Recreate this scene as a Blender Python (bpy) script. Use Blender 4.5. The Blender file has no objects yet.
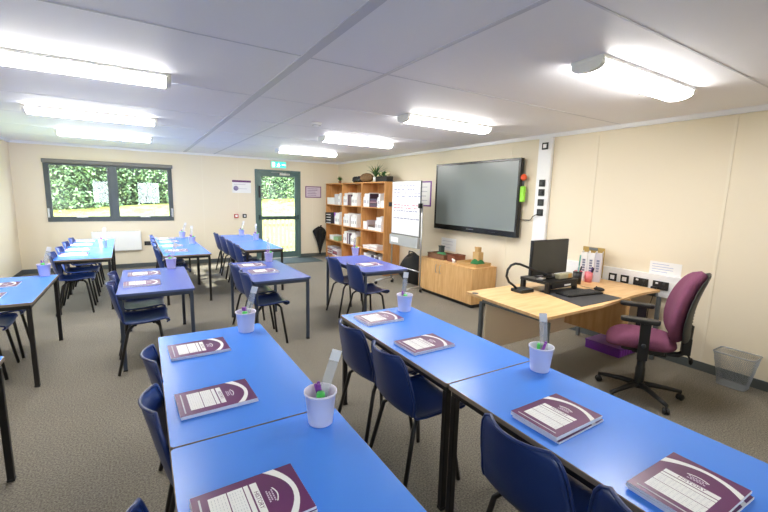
import bpy, math, random
from mathutils import Matrix, Vector
random.seed(7)
PI = math.pi
C = bpy.context.scene.collection
scene = bpy.context.scene

# ------------------------------------------------------------------ camera
F_PX = 396.35
cam_d = bpy.data.cameras.new('camera')
cam = bpy.data.objects.new('camera', cam_d)
C.objects.link(cam)
a, b, c_ = math.radians(8.5806), math.radians(31.9414), math.radians(1.3669)
fwd = Vector((math.sin(b)*math.cos(a), math.cos(b)*math.cos(a), -math.sin(a)))
rt0 = Vector((math.cos(b), -math.sin(b), 0))
up0 = rt0.cross(fwd)
rt = rt0*math.cos(c_) + up0*math.sin(c_)
up = -rt0*math.sin(c_) + up0*math.cos(c_)
M = Matrix((( rt.x, up.x, -fwd.x), (rt.y, up.y, -fwd.y), (rt.z, up.z, -fwd.z))).to_4x4()
M.translation = Vector((-4.5727, -9.7214, 1.6034))
cam.matrix_world = M
cam_d.sensor_width = 36
cam_d.lens = F_PX/768*36
cam_d.clip_start = 0.03
scene.camera = cam

# ------------------------------------------------------------------ light, exposure
scene.view_settings.view_transform = 'Standard'
scene.view_settings.look = 'None'
scene.view_settings.gamma = 1
scene.view_settings.use_curve_mapping = False
scene.view_settings.exposure = 1.62
LAMP = 15.0
SKY = 3.8
SUN = 7.0
world = bpy.data.worlds.new('sky')
scene.world = world
world.use_nodes = True
bg = world.node_tree.nodes['Background']
bg.inputs[0].default_value = (0.84, 0.92, 1.0, 1)
bg.inputs[1].default_value = SKY
sd = bpy.data.lights.new('sun', 'SUN')
sd.energy = SUN; sd.angle = math.radians(1.5); sd.color = (1, 0.96, 0.88)
sun = bpy.data.objects.new('sun', sd); C.objects.link(sun)
sun.rotation_euler = Vector((0.85, 0.25, -0.47)).to_track_quat('-Z', 'Y').to_euler()
sun.location = (-9, -4, 6)
def portal(loc, direction, sx, sy):
    d = bpy.data.lights.new('window_portal', 'AREA'); d.shape = 'RECTANGLE'; d.size = sx; d.size_y = sy
    d.cycles.is_portal = True
    o = bpy.data.objects.new('window_portal', d); C.objects.link(o)
    o.location = loc; o.rotation_euler = Vector(direction).to_track_quat('-Z', 'Z').to_euler()
cy = scene.cycles
cy.use_denoising = True
cy.max_bounces = 8; cy.diffuse_bounces = 5; cy.glossy_bounces = 4; cy.transparent_max_bounces = 12; cy.transmission_bounces = 4
cy.caustics_reflective = False; cy.caustics_refractive = False
cy.sample_clamp_indirect = 6

# ------------------------------------------------------------------ materials
def col(r, g, b):
    f = lambda v: ((v/255+0.055)/1.055)**2.4 if v/255 > 0.04045 else v/255/12.92
    return (f(r), f(g), f(b), 1)
MATS = {}
def mat(name, rgb, rough=0.5, metal=0.0, spec=0.5, noise=None, bump=None, emit=None, alpha=None):
    if name in MATS: return MATS[name]
    m = bpy.data.materials.new(name); m.use_nodes = True
    nt = m.node_tree; p = nt.nodes['Principled BSDF']
    p.inputs['Base Color'].default_value = col(*rgb)
    p.inputs['Roughness'].default_value = rough
    p.inputs['Metallic'].default_value = metal
    p.inputs['Specular IOR Level'].default_value = spec
    tc = nt.nodes.new('ShaderNodeTexCoord')
    if noise:
        scale, rgb2, stretch = noise
        mp = nt.nodes.new('ShaderNodeMapping'); mp.inputs['Scale'].default_value = stretch
        nz = nt.nodes.new('ShaderNodeTexNoise'); nz.inputs['Scale'].default_value = scale; nz.inputs['Detail'].default_value = 4
        rp = nt.nodes.new('ShaderNodeValToRGB')
        rp.color_ramp.elements[0].position = 0.35; rp.color_ramp.elements[1].position = 0.65
        rp.color_ramp.elements[0].color = col(*rgb); rp.color_ramp.elements[1].color = col(*rgb2)
        nt.links.new(tc.outputs['Object'], mp.inputs[0]); nt.links.new(mp.outputs[0], nz.inputs[0])
        nt.links.new(nz.outputs[0], rp.inputs[0]); nt.links.new(rp.outputs[0], p.inputs['Base Color'])
    if bump:
        scale, strength = bump
        nb = nt.nodes.new('ShaderNodeTexNoise'); nb.inputs['Scale'].default_value = scale; nb.inputs['Detail'].default_value = 3
        bp = nt.nodes.new('ShaderNodeBump'); bp.inputs['Strength'].default_value = strength; bp.inputs['Distance'].default_value = 0.01
        nt.links.new(tc.outputs['Object'], nb.inputs[0]); nt.links.new(nb.outputs[0], bp.inputs['Height'])
        nt.links.new(bp.outputs[0], p.inputs['Normal'])
    if emit:
        p.inputs['Emission Color'].default_value = col(*emit[0]); p.inputs['Emission Strength'].default_value = emit[1]
    if alpha is not None:
        p.inputs['Alpha'].default_value = alpha
    MATS[name] = m
    return m
def glass(name, tint=(0.97, 0.99, 0.98), k=1.66):
    m = bpy.data.materials.new(name); m.use_nodes = True; nt = m.node_tree; nt.nodes.clear()
    o = nt.nodes.new('ShaderNodeOutputMaterial'); mx = nt.nodes.new('ShaderNodeMixShader')
    t = nt.nodes.new('ShaderNodeBsdfTransparent'); g = nt.nodes.new('ShaderNodeBsdfGlossy'); fr = nt.nodes.new('ShaderNodeLayerWeight'); pw = nt.nodes.new('ShaderNodeMath'); ma = nt.nodes.new('ShaderNodeMath')
    t.inputs[0].default_value = (*tint, 1); g.inputs['Roughness'].default_value = 0.0; fr.inputs[0].default_value = 0.5
    f0 = ((k-1)/(k+1))**2; pw.operation = 'POWER'; pw.inputs[1].default_value = 5; ma.operation = 'MULTIPLY_ADD'; ma.inputs[1].default_value = 1-f0; ma.inputs[2].default_value = f0
    nt.links.new(fr.outputs['Facing'], pw.inputs[0]); nt.links.new(pw.outputs[0], ma.inputs[0])
    nt.links.new(ma.outputs[0], mx.inputs[0]); nt.links.new(t.outputs[0], mx.inputs[1]); nt.links.new(g.outputs[0], mx.inputs[2])
    nt.links.new(mx.outputs[0], o.inputs[0])
    MATS[name] = m
    return m
WALL = mat('cream_wall', (234, 223, 200), 0.55, bump=(60, 0.03))
CEIL = mat('ceiling_board', (242, 243, 250), 0.6)
SEAM = mat('ceiling_seam', (206, 208, 219), 0.5)
WHITE = mat('white_plastic', (238, 239, 240), 0.4)
SEAM2 = mat('ceiling_joint', (228, 230, 240), 0.5)
UPVC = mat('white_trim', (238, 239, 242), 0.4)
SKIRT = mat('grey_skirting', (82, 88, 88), 0.6)
def carpet():
    m = mat('carpet', (120, 112, 102), 0.95, spec=0.15, bump=(260, 0.8))
    nt = m.node_tree; p = nt.nodes['Principled BSDF']; tc = nt.nodes.new('ShaderNodeTexCoord')
    n1 = nt.nodes.new('ShaderNodeTexNoise'); n1.inputs['Scale'].default_value = 105; n1.inputs['Detail'].default_value = 6; n1.inputs['Roughness'].default_value = 0.75
    r1 = nt.nodes.new('ShaderNodeValToRGB')
    r1.color_ramp.elements[0].position = 0.36; r1.color_ramp.elements[1].position = 0.64
    r1.color_ramp.elements[0].color = col(98, 93, 84); r1.color_ramp.elements[1].color = col(174, 167, 153)
    n2 = nt.nodes.new('ShaderNodeTexNoise'); n2.inputs['Scale'].default_value = 1.3; n2.inputs['Detail'].default_value = 3
    mx = nt.nodes.new('ShaderNodeMix'); mx.data_type = 'RGBA'; mx.blend_type = 'MULTIPLY'; mx.inputs[0].default_value = 0.25
    nt.links.new(tc.outputs['Object'], n1.inputs[0]); nt.links.new(tc.outputs['Object'], n2.inputs[0])
    nt.links.new(n1.outputs[0], r1.inputs[0]); nt.links.new(r1.outputs[0], mx.inputs[6]); nt.links.new(n2.outputs[0], mx.inputs[7])
    nt.links.new(mx.outputs[2], p.inputs['Base Color'])
    return m
CARPET = carpet()
BLUE = mat('blue_laminate', (70, 138, 240), 0.27, spec=0.5, bump=(400, 0.02))
EDGE = mat('brown_table_edge', (128, 116, 104), 0.5)
BLUE2 = mat('violet_blue_laminate', (84, 102, 186), 0.27, spec=0.5, bump=(400, 0.02))
EDGEB = mat('slate_blue_table_edge', (70, 84, 128), 0.45)
BLACKM = mat('black_metal', (22, 21, 22), 0.4)
SLATEM = mat('slate_painted_metal', (58, 68, 86), 0.4)
NAVY = mat('navy_polypropylene', (28, 50, 108), 0.30, spec=0.5, bump=(500, 0.05))
BLACKP = mat('black_plastic', (24, 24, 26), 0.45)
DGREY = mat('dark_grey_plastic', (52, 54, 56), 0.5)
GREYM = mat('grey_metal', (120, 124, 126), 0.35, metal=0.6)
SILVER = mat('silver_metal', (190, 192, 195), 0.3, metal=0.8)
WINF = mat('window_grey_frame', (84, 92, 96), 0.45)
DOORG = mat('door_green_grey', (84, 110, 108), 0.45)
BEECH = mat('beech_laminate', (214, 172, 118), 0.42, noise=(3.0, (230, 192, 140), (1.2, 9, 9)))
BEECHV = mat('beech_upright', (206, 158, 100), 0.45, noise=(3.0, (222, 180, 124), (9, 9, 1.2)))
OAK = mat('bookcase_wood', (196, 138, 78), 0.5, noise=(3.0, (214, 158, 98), (9, 9, 1.2)))
PURPLE = mat('purple_cover', (92, 36, 88), 0.3, noise=(2.5, (106, 44, 100), (1, 1, 1)))
PAPER = mat('paper_white', (240, 240, 240), 0.7)
PAGES = mat('book_pages', (222, 222, 236), 0.8, noise=(60, (240, 240, 246), (1, 1, 14)))
INK = mat('grey_print', (200, 200, 208), 0.8)
INKP = mat('purple_print', (104, 56, 110), 0.7)
PINKI = mat('pink_print', (226, 170, 190), 0.8)
LILAC = mat('lilac_pot', (232, 228, 246), 0.4)
LILACB = mat('violet_pot', (206, 200, 234), 0.45)
GREEN = mat('green_cap', (70, 200, 90), 0.4)
LIME = mat('lime_plastic', (150, 220, 60), 0.4)
ORANGE = mat('orange_plastic', (240, 92, 40), 0.4)
VIOLET = mat('violet_pen', (132, 60, 168), 0.35)
MAROON = mat('maroon_fabric', (108, 60, 84), 0.85, spec=0.2, noise=(160, (124, 72, 98), (1, 1, 1)), bump=(350, 0.3))
SCREEN = mat('screen_glass', (122, 130, 130), 0.26, spec=0.6)
MONI = mat('monitor_panel', (50, 50, 46), 0.4)
LEAF = mat('leaf_green', (58, 104, 52), 0.55)
WICKER = mat('wicker_brown', (134, 98, 72), 0.8, noise=(90, (96, 66, 48), (1, 1, 3)))
CARD = mat('cardboard', (196, 160, 106), 0.8)
PBOX = mat('purple_plastic', (112, 44, 150), 0.4)
def clear_plastic():
    m = mat('clear_ruler', (222, 226, 228), 0.15, alpha=0.30); return m
CLEAR = clear_plastic()
PINK = mat('pink_pot', (214, 60, 92), 0.4)
RED = mat('red_call_point', (196, 62, 56), 0.4)
PANE = glass('window_glass')
def diffuser_mat():
    m = mat('lit_diffuser', (255, 255, 255), 0.4, emit=((255, 252, 246), LAMP)); return m
DIFF = diffuser_mat()

# ------------------------------------------------------------------ mesh builder
class MB:
    def __init__(s): s.v = []; s.f = []; s.m = []; s.sm = []
    def add(s, vs, fs, mi=0, M=None, smooth=False):
        n = len(s.v)
        for p in vs:
            p = Vector(p)
            if M is not None: p = M @ p
            s.v.append(tuple(p))
        for f in fs: s.f.append([n+i for i in f]); s.m.append(mi); s.sm.append(smooth)
        return s
    def box(s, x0, x1, y0, y1, z0, z1, mi=0, M=None):
        if x0 > x1: x0, x1 = x1, x0
        if y0 > y1: y0, y1 = y1, y0
        if z0 > z1: z0, z1 = z1, z0
        vs = [(x, y, z) for z in (z0, z1) for y in (y0, y1) for x in (x0, x1)]
        return s.add(vs, [(0,2,3,1),(4,5,7,6),(0,1,5,4),(2,6,7,3),(1,3,7,5),(0,4,6,2)], mi, M)
    def prism(s, poly, z0, z1, mi=0, M=None, top=None):
        n = len(poly)
        area = sum(poly[i][0]*poly[(i+1)%n][1]-poly[(i+1)%n][0]*poly[i][1] for i in range(n))
        if area < 0: poly = poly[::-1]
        vs = [(x, y, z0) for x, y in poly] + [(x, y, z1) for x, y in poly]
        s.add(vs, [tuple(range(n-1, -1, -1))] + [(i, (i+1)%n, n+(i+1)%n, n+i) for i in range(n)], mi, M)
        k = len(s.v)-2*n
        s.f.append([k+n+i for i in range(n)]); s.m.append(mi if top is None else top); s.sm.append(False)
        return s
    def lathe(s, prof, n=24, M=None, mi=0, smooth=True):
        vs = []; fs = []
        for r, z in prof:
            for i in range(n):
                t = 2*PI*i/n; vs.append((r*math.cos(t), r*math.sin(t), z))
        for k in range(len(prof)-1):
            for i in range(n):
                j = (i+1) % n
                fs.append((k*n+i, k*n+j, (k+1)*n+j, (k+1)*n+i))
        if prof[0][0] > 1e-5: fs.append(tuple(range(n-1, -1, -1)))
        if prof[-1][0] > 1e-5: fs.append(tuple((len(prof)-1)*n+i for i in range(n)))
        return s.add(vs, fs, mi, M, smooth)
    def tube(s, pts, r, n=8, mi=0, M=None, closed=False):
        pts = [Vector(p) for p in pts]; K = len(pts)
        rs = r if isinstance(r, (list, tuple)) else [r]*K
        vs = []; fs = []; prev = None
        for i, p in enumerate(pts):
            if closed: d = pts[(i+1) % K]-pts[i-1]
            else: d = pts[min(i+1, K-1)]-pts[max(i-1, 0)]
            d.normalize()
            if prev is None:
                u = d.orthogonal().normalized()
            else:
                u = (prev-d*prev.dot(d)).normalized()
            prev = u; w = d.cross(u)
            for k in range(n):
                t = 2*PI*k/n + PI/n; vs.append(p+(u*math.cos(t)+w*math.sin(t))*rs[i])
        for i in range(K if closed else K-1):
            for k in range(n):
                l = (k+1) % n; ii = (i+1) % K
                fs.append((i*n+k, i*n+l, ii*n+l, ii*n+k))
        if not closed:
            fs.append(tuple(range(n-1, -1, -1))); fs.append(tuple((K-1)*n+k for k in range(n)))
        return s.add(vs, fs, mi, M, n > 5)
    def grid(s, fn, nu, nv, mi=0, M=None, smooth=True):
        vs = [fn(i/nu, j/nv) for j in range(nv+1) for i in range(nu+1)]
        fs = [(j*(nu+1)+i, j*(nu+1)+i+1, (j+1)*(nu+1)+i+1, (j+1)*(nu+1)+i) for j in range(nv) for i in range(nu)]
        return s.add(vs, fs, mi, M, smooth)
    def ball(s, cx, cy, cz, rx, ry, rz, mi=0, n=14, k=8, M=None):
        prof = [(math.sin(PI*i/k), -math.cos(PI*i/k)) for i in range(k+1)]
        T = Matrix.Translation((cx, cy, cz)) @ Matrix.Diagonal((rx, ry, rz, 1))
        if M is not None: T = M @ T
        return s.lathe([(max(r, 1e-4), z) for r, z in prof], n, T, mi)
    def build(s, name, mats, parent=None, bevel=0, solid=0, sub=0):
        me = bpy.data.meshes.new(name)
        me.from_pydata(s.v, [], s.f)
        mats = mats if isinstance(mats, (list, tuple)) else [mats]
        for m in mats: me.materials.append(m)
        me.polygons.foreach_set('material_index', s.m)
        me.polygons.foreach_set('use_smooth', s.sm)
        me.update()
        o = bpy.data.objects.new(name, me); C.objects.link(o)
        if parent is not None: o.parent = parent
        if solid:
            d = o.modifiers.new('solid', 'SOLIDIFY'); d.thickness = solid; d.offset = 0
        if bevel:
            d = o.modifiers.new('bevel', 'BEVEL'); d.width = bevel; d.segments = 2; d.limit_method = 'ANGLE'; d.harden_normals = False
        if sub:
            d = o.modifiers.new('sub', 'SUBSURF'); d.levels = sub; d.render_levels = sub
        return o
def tag(o, label, cat, group=None, kind=None):
    if label: o['label'] = label
    if cat: o['category'] = cat
    if group: o['group'] = group
    if kind: o['kind'] = kind
    return o
def thing(name, label, cat, loc=(0, 0, 0), rz=0, group=None):
    o = bpy.data.objects.new(name, None); C.objects.link(o); o.empty_display_size = 0.1
    o.location = loc; o.rotation_euler = (0, 0, rz)
    return tag(o, label, cat, group)
def struct(name, loc=None):
    o = bpy.data.objects.new(name, None); C.objects.link(o); o['kind'] = 'structure'
    if loc: o.location = loc
    return o
def copy_tree(o, parent=None):
    c = o.copy(); C.objects.link(c); c.parent = parent
    for ch in list(o.children): copy_tree(ch, c)
    return c
def rrect(x0, x1, y0, y1, r, n=4):
    out = []
    for cx, cy, a0 in ((x1-r, y1-r, 0), (x0+r, y1-r, PI/2), (x0+r, y0+r, PI), (x1-r, y0+r, 1.5*PI)):
        for i in range(n+1):
            t = a0+PI/2*i/n; out.append((cx+r*math.cos(t), cy+r*math.sin(t)))
    return out
RX = lambda t: Matrix.Rotation(t, 4, 'X')
RY = lambda t: Matrix.Rotation(t, 4, 'Y')
RZ = lambda t: Matrix.Rotation(t, 4, 'Z')
TR = lambda x, y, z: Matrix.Translation((x, y, z))
def text_faces(mb, txt, size, Mx, mi, ext=0.0003):
    cu = bpy.data.curves.new('t', 'FONT'); cu.body = txt; cu.size = size; cu.extrude = ext; cu.align_x = 'CENTER'; cu.align_y = 'CENTER'
    cu.resolution_u = 2
    o = bpy.data.objects.new('t', cu); C.objects.link(o)
    bpy.context.view_layer.update()
    me = bpy.data.meshes.new_from_object(o.evaluated_get(bpy.context.evaluated_depsgraph_get()))
    mb.add([v.co for v in me.vertices], [tuple(p.vertices) for p in me.polygons], mi, Mx)
    bpy.data.objects.remove(o); bpy.data.curves.remove(cu); bpy.data.meshes.remove(me)

# ------------------------------------------------------------------ room shell
RW, RD, RH = -6.46, -10.95, 2.44      # left wall x, front wall y, ceiling z
def wall_x(name, x, y0, y1, holes, th, mat_=WALL):
    # wall in plane x, thickness th towards th sign; holes = [(ya, yb, za, zb)]
    mb = MB(); ys = sorted([y0, y1] + [h[0] for h in holes] + [h[1] for h in holes])
    for i in range(len(ys)-1):
        ya, yb = ys[i], ys[i+1]; hs = [h for h in holes if h[0] <= ya+1e-6 and h[1] >= yb-1e-6]
        if not hs: mb.box(x, x+th, ya, yb, 0, RH+0.1)
        else:
            h = hs[0]
            if h[2] > 0: mb.box(x, x+th, ya, yb, 0, h[2])
            mb.box(x, x+th, ya, yb, h[3], RH+0.1)
    o = mb.build(name, mat_); o['kind'] = 'structure'; return o
def wall_y(name, y, x0, x1, holes, th, mat_=WALL):
    mb = MB(); xs = sorted([x0, x1] + [h[0] for h in holes] + [h[1] for h in holes])
    for i in range(len(xs)-1):
        xa, xb = xs[i], xs[i+1]; hs = [h for h in holes if h[0] <= xa+1e-6 and h[1] >= xb-1e-6]
        if not hs: mb.box(xa, xb, y, y+th, 0, RH+0.1)
        else:
            h = hs[0]
            if h[2] > 0: mb.box(xa, xb, y, y+th, 0, h[2])
            mb.box(xa, xb, y, y+th, h[3], RH+0.1)
    o = mb.build(name, mat_); o['kind'] = 'structure'; return o
W1 = (-6.01, -3.90, 0.975, 2.118)
D1 = (-2.162, -1.044, 0.0, 2.165)
W2 = (-3.5, -1.18, 0.95, 2.1)         # in left wall (y0,y1,z0,z1)
W3 = (-4.55, -3.62, 1.0, 2.0)         # in front wall, behind the camera
W4 = (-6.15, -5.50, 1.0, 2.0)
fl = MB().box(RW-0.12, 0.12, RD-0.12, 0.12, -0.1, 0).build('floor', CARPET); fl['kind'] = 'structure'
ce = MB().box(RW-0.12, 0.12, RD-0.12, 0.12, RH, RH+0.1).build('ceiling', CEIL); ce['kind'] = 'structure'
wall_y('wall_back', 0, RW-0.12, 0.12, [W1, D1], 0.12)
wall_x('wall_right', 0, RD, 0, [], 0.12)
wall_x('wall_left', RW, RD, 0, [W2], -0.12)
wall_y('wall_front', RD, RW-0.12, 0.12, [W3, W4], -0.12)
n_ = [0]
def trim(mb, m):
    n_[0] += 1
    o = mb.build('trim_%d' % n_[0], m); o['kind'] = 'structure'; return o
# ceiling seams (longitudinal strips and cross joints), cornice, wall joints
trim(MB().box(-3.665, -3.605, RD, 0, RH-0.004, RH), SEAM)
trim(MB().box(-3.065, -3.035, RD, 0, RH-0.003, RH), SEAM)
for y in (-8.62, -7.25, -6.05, -4.85, -3.65, -2.45, -1.25):
    trim(MB().box(RW, 0, y-0.006, y+0.006, RH-0.002, RH), SEAM2 if -7 < y else SEAM)
trim(MB().box(-0.035, 0, RD, 0, RH-0.045, RH), UPVC)
trim(MB().box(RW, RW+0.035, RD, 0, RH-0.045, RH), UPVC)
trim(MB().box(RW+0.035, -0.035, -0.035, 0, RH-0.045, RH), UPVC)
WJ = mat('wall_joint', (236, 226, 204), 0.5)
for y in (-8.25, -7.0, -5.75, -2.0):
    trim(MB().box(-0.005, 0, y-0.012, y+0.012, 0.09, RH-0.045), WJ)
for x in (-3.30, -2.55, -0.72):
    trim(MB().box(x-0.010, x+0.010, -0.003, 0, 0.09, RH-0.045), WJ)
for nm, mb in (('baseboard_right', MB().box(-0.014, 0, RD, 0, 0, 0.085)),
               ('baseboard_left', MB().box(RW, RW+0.014, RD, 0, 0, 0.085)),
               ('baseboard_back', MB().box(RW+0.014, D1[0], -0.014, 0, 0, 0.085).box(D1[1], -0.014, -0.014, 0, 0, 0.085))):
    o = mb.build(nm, SKIRT); o['kind'] = 'structure'
# window_1: two casements in the back wall
w = struct('window_1')
x0, x1, z0, z1 = W1
fr = MB().box(x0, x1, -0.02, 0.07, z0, z0+0.06).box(x0, x1, -0.02, 0.07, z1-0.05, z1).box(x0, x0+0.05, -0.02, 0.07, z0+0.06, z1-0.05).box(x1-0.05, x1, -0.02, 0.07, z0+0.06, z1-0.05)
xm = -4.955
fr.box(xm-0.05, xm+0.05, -0.02, 0.07, z0+0.06, z1-0.05)
fr.build('window_frame', WINF, w, bevel=0.004)
for xa, xb in ((x0+0.05, xm-0.05), (xm+0.05, x1-0.05)):
    sash = MB()
    sash.box(xa, xb, -0.035, 0.03, z0+0.06, z0+0.10).box(xa, xb, -0.035, 0.03, z1-0.085, z1-0.05).box(xa, xa+0.035, -0.035, 0.03, z0+0.10, z1-0.085).box(xb-0.035, xb, -0.035, 0.03, z0+0.10, z1-0.085)
    s_ = sash.build('sash', WINF, w, bevel=0.003)
    MB().box(xa+0.035, xb-0.035, 0.0, 0.006, z0+0.10, z1-0.085).build('pane', PANE, s_)
    xc = (xa+xb)/2
    MB().box(xc-0.09, xc+0.09, -0.06, -0.035, z0+0.072, z0+0.092).build('handle', SILVER, s_, bevel=0.005)
for xx in (x0+0.025, x1-0.025):
    MB().box(xx-0.018, xx+0.018, -0.045, -0.02, z0+0.08, z0+0.26).build('stay', SILVER, w, bevel=0.004)
MB().box(x0-0.01, x1+0.02, -0.07, -0.0, z1-0.045, z1+0.03).build('blind_cassette', mat('blind_grey', (128, 126, 122), 0.6), w, bevel=0.012)
# door_1: glazed green-grey door
d = struct('door_1')
x0, x1, z0, z1 = D1
MB().box(x0, x0+0.06, -0.03, 0.10, 0, z1).box(x1-0.06, x1, -0.03, 0.10, 0, z1).box(x0+0.06, x1-0.06, -0.03, 0.10, z1-0.06, z1).build('door_frame', DOORG, d, bevel=0.004)
lf = MB()
lx0, lx1 = x0+0.062, x1-0.062
gx0, gx1 = lx0+0.085, lx1-0.085
lf.box(lx0, gx0, -0.02, 0.035, 0.02, z1-0.062).box(gx1, lx1, -0.02, 0.035, 0.02, z1-0.062)
lf.box(gx0, gx1, -0.02, 0.035, z1-0.16, z1-0.062).box(gx0, gx1, -0.02, 0.035, 0.02, 0.17).box(gx0, gx1, -0.02, 0.035, 0.97, 1.06)
leaf_ = lf.build('door_leaf', DOORG, d, bevel=0.004)
MB().box(gx0, gx1, 0.0, 0.006, 1.06, z1-0.16).build('pane', PANE, leaf_)
MB().box(gx0, gx1, 0.0, 0.006, 0.17, 0.97).build('pane', PANE, leaf_)
pb = MB().tube([(lx0+0.03, -0.075, 1.035), (lx1-0.03, -0.075, 1.035)], 0.014, 10).box(lx0+0.01, lx0+0.06, -0.09, -0.02, 0.98, 1.09).box(lx1-0.06, lx1-0.01, -0.09, -0.02, 0.98, 1.09)
pb.build('push_bar', mat('dark_green_bar', (52, 74, 72), 0.4), leaf_, bevel=0.003)
MB().box(lx0+0.015, lx0+0.05, -0.05, -0.02, 1.50, 1.78).build('hinge', BLACKP, leaf_, bevel=0.004)
MB().box(-1.58, -1.34, -0.075, -0.02, z1-0.12, z1-0.07).tube([(-1.55, -0.06, z1-0.065), (-1.80, -0.10, z1-0.062), (-1.50, -0.05, z1-0.055)], 0.008, 6).build('door_closer', SILVER, leaf_, bevel=0.004)
# the windows outside the picture: left wall and behind the camera
def side_window(name, axis, h, at):
    w = struct(name); a0, a1, z0, z1 = h
    f = MB(); p = MB(); am = (a0+a1)/2
    bars = [(a0, a1, z0, z0+0.06), (a0, a1, z1-0.06, z1), (a0, a0+0.06, z0+0.06, z1-0.06), (a1-0.06, a1, z0+0.06, z1-0.06)]
    if a1-a0 > 1.5: bars.append((am-0.06, am+0.06, z0+0.06, z1-0.06))
    for u0, u1, v0, v1 in bars:
        if axis == 'x': f.box(at-0.07, at+0.02, u0, u1, v0, v1)
        else: f.box(u0, u1, at-0.07, at+0.02, v0, v1)
    if axis == 'x': p.box(at-0.026, at-0.02, a0+0.06, a1-0.06, z0+0.06, z1-0.06)
    else: p.box(a0+0.06, a1-0.06, at-0.026, at-0.02, z0+0.06, z1-0.06)
    fo = f.build('window_frame', WINF, w, bevel=0.004); p.build('pane', PANE, fo)
side_window('window_2', 'x', W2, RW)
side_window('window_3', 'y', W3, RD)
side_window('window_4', 'y', W4, RD)
portal((-4.95, 0.09, 1.55), (0, -1, 0), 2.1, 1.12)
portal((-1.6, 0.11, 1.08), (0, -1, 0), 1.0, 2.1)
portal((RW-0.09, -2.34, 1.52), (1, 0, 0), 2.3, 1.12)
portal((-4.08, RD-0.09, 1.5), (0, 1, 0), 0.9, 1.0)
portal((-5.82, RD-0.09, 1.5), (0, 1, 0), 0.62, 1.0)

# ------------------------------------------------------------------ outside
gm = mat('lawn', (128, 136, 70), 0.95, noise=(5, (158, 162, 96), (1, 1, 1)), spec=0.1)
def ground(u, v):
    x = -40+70*u; y = 0.12+20*v if False else 0.12+14*v
    z = -0.35 if y < 2.6 else -0.35+(1.36+0.062*(max(-12, min(6, x))+5.6))*min(1, (y-2.6)/4.6)
    return (x, y, z)
lw = MB().grid(lambda u, v: ground(u, v), 40, 60, smooth=True).build('lawn', gm); tag(lw, None, None, kind='structure')
lw2 = MB().box(-60, RW-0.12, -40, 0.12, -0.45, -0.35).box(RW-0.12, 20, -40, RD-0.12, -0.45, -0.35).build('grounds', gm); tag(lw2, None, None, kind='structure')
def hedge():
    mb = MB(); rnd = random.Random(3)
    core = lambda u, v: (-13+19*u, 7.75+0.9*math.sin(v*PI-PI/2)*0.4+0.25*math.sin(u*31)+0.2*math.sin(v*9+u*17), 0.98+0.062*(-13+19*u+5.6)+3.4*v)
    mb.grid(core, 40, 12, mi=1)
    for i in range(30000):
        u, v = rnd.random(), rnd.random()
        p = Vector(core(u, v)); p += Vector((rnd.gauss(0, .1), -abs(rnd.gauss(0.12, .22)), rnd.gauss(0, .12)))
        s = rnd.uniform(0.035, 0.075)
        R = Matrix.Rotation(rnd.uniform(0, 6.3), 4, Vector((rnd.gauss(0,1), rnd.gauss(0,1), rnd.gauss(0,1))).normalized())
        mb.add([(-s, 0, 0), (0, -s*.6, s*.1), (s, 0, 0), (0, s*.6, s*.1)], [(0, 1, 2, 3)], 0 if rnd.random() < .62 else 2, Matrix.Translation(p) @ R)
    o = mb.build('hedge', [mat('hedge_leaf', (88, 118, 82), 0.5), mat('hedge_dark', (44, 58, 48), 0.9), mat('hedge_leaf_pale', (132, 158, 118), 0.5)])
    tag(o, 'dense green laurel hedge beyond the lawn behind window and door', 'hedge', kind='stuff')
hedge()
PALE = mat('pale_fence_wood', (150, 140, 104), 0.8)
fe = thing('picket_fence', 'pale wooden picket fence on the lawn outside the window and door', 'fence', (-4, 2.1, -0.35))
mb = MB()
for i in range(84):
    x = -5.4+i*0.13
    mb.prism([(x, 0), (x+0.075, 0), (x+0.075, 1.26), (x+0.0375, 1.32), (x, 1.26)], -0.01, 0.01, 0, RX(PI/2))
mb.build('pickets', PALE, fe)
MB().box(-5.45, 5.55, 0.01, 0.05, 0.30, 0.38).build('rail', PALE, fe)
MB().box(-5.45, 5.55, 0.01, 0.05, 0.98, 1.06).build('rail', PALE, fe)

# ------------------------------------------------------------------ ceiling lights
def make_light():
    t = thing('ceiling_light', '', 'ceiling light', (0, 0, RH), 0, 'surface mounted strip lights on the ceiling')
    L, Wd = 0.605, 0.105
    MB().box(-L, L, -Wd, Wd, -0.022, 0).build('housing', WHITE, t, bevel=0.004)
    def prof(t_): 
        a = PI*t_; return (math.cos(a)*0.098, -0.022-0.056*math.sin(a)**0.6)
    pts = [prof(i/12) for i in range(13)]
    mb = MB(); vs = []; fs = []
    n = len(pts)
    for x in (-L+0.035, L-0.035):
        vs += [(x, y, z) for y, z in pts]
    fs = [(i, i+1, n+i+1, n+i) for i in range(n-1)]
    mb.add(vs, fs, 0, smooth=True)
    mb.build('diffuser', DIFF, t)
    for s in (-1, 1):
        xa = s*(L-0.035); xb = s*L
        e = MB(); vs = [(xa, y*1.03, z-0.001) for y, z in pts]+[(xb, y*0.98, z*1.0) for y, z in pts]
        e.add(vs, [(i, i+1, n+i+1, n+i) for i in range(n-1)]+[tuple(range(n))]+[tuple(range(2*n-1, n-1, -1))])
        e.build('end_cap', WHITE, t)
    return t
lt = make_light()
spots = [(-1.65, -8.22, 'strip light at upper right of the picture, nearest of the right row'),
         (-1.59, -6.20, 'second strip light from the camera in the right row'),
         (-1.65, -4.20, 'third strip light from the camera in the right row beside the smoke detector'),
         (-1.69, -2.20, 'farthest strip light of the right row before the exit sign'),
         (-4.91, -6.22, 'nearest strip light of the left row, cut by the left picture edge'),
         (-4.91, -4.12, 'middle strip light of the three in the left row'),
         (-4.90, -2.20, 'farthest strip light of the left row above the window')]
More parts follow.
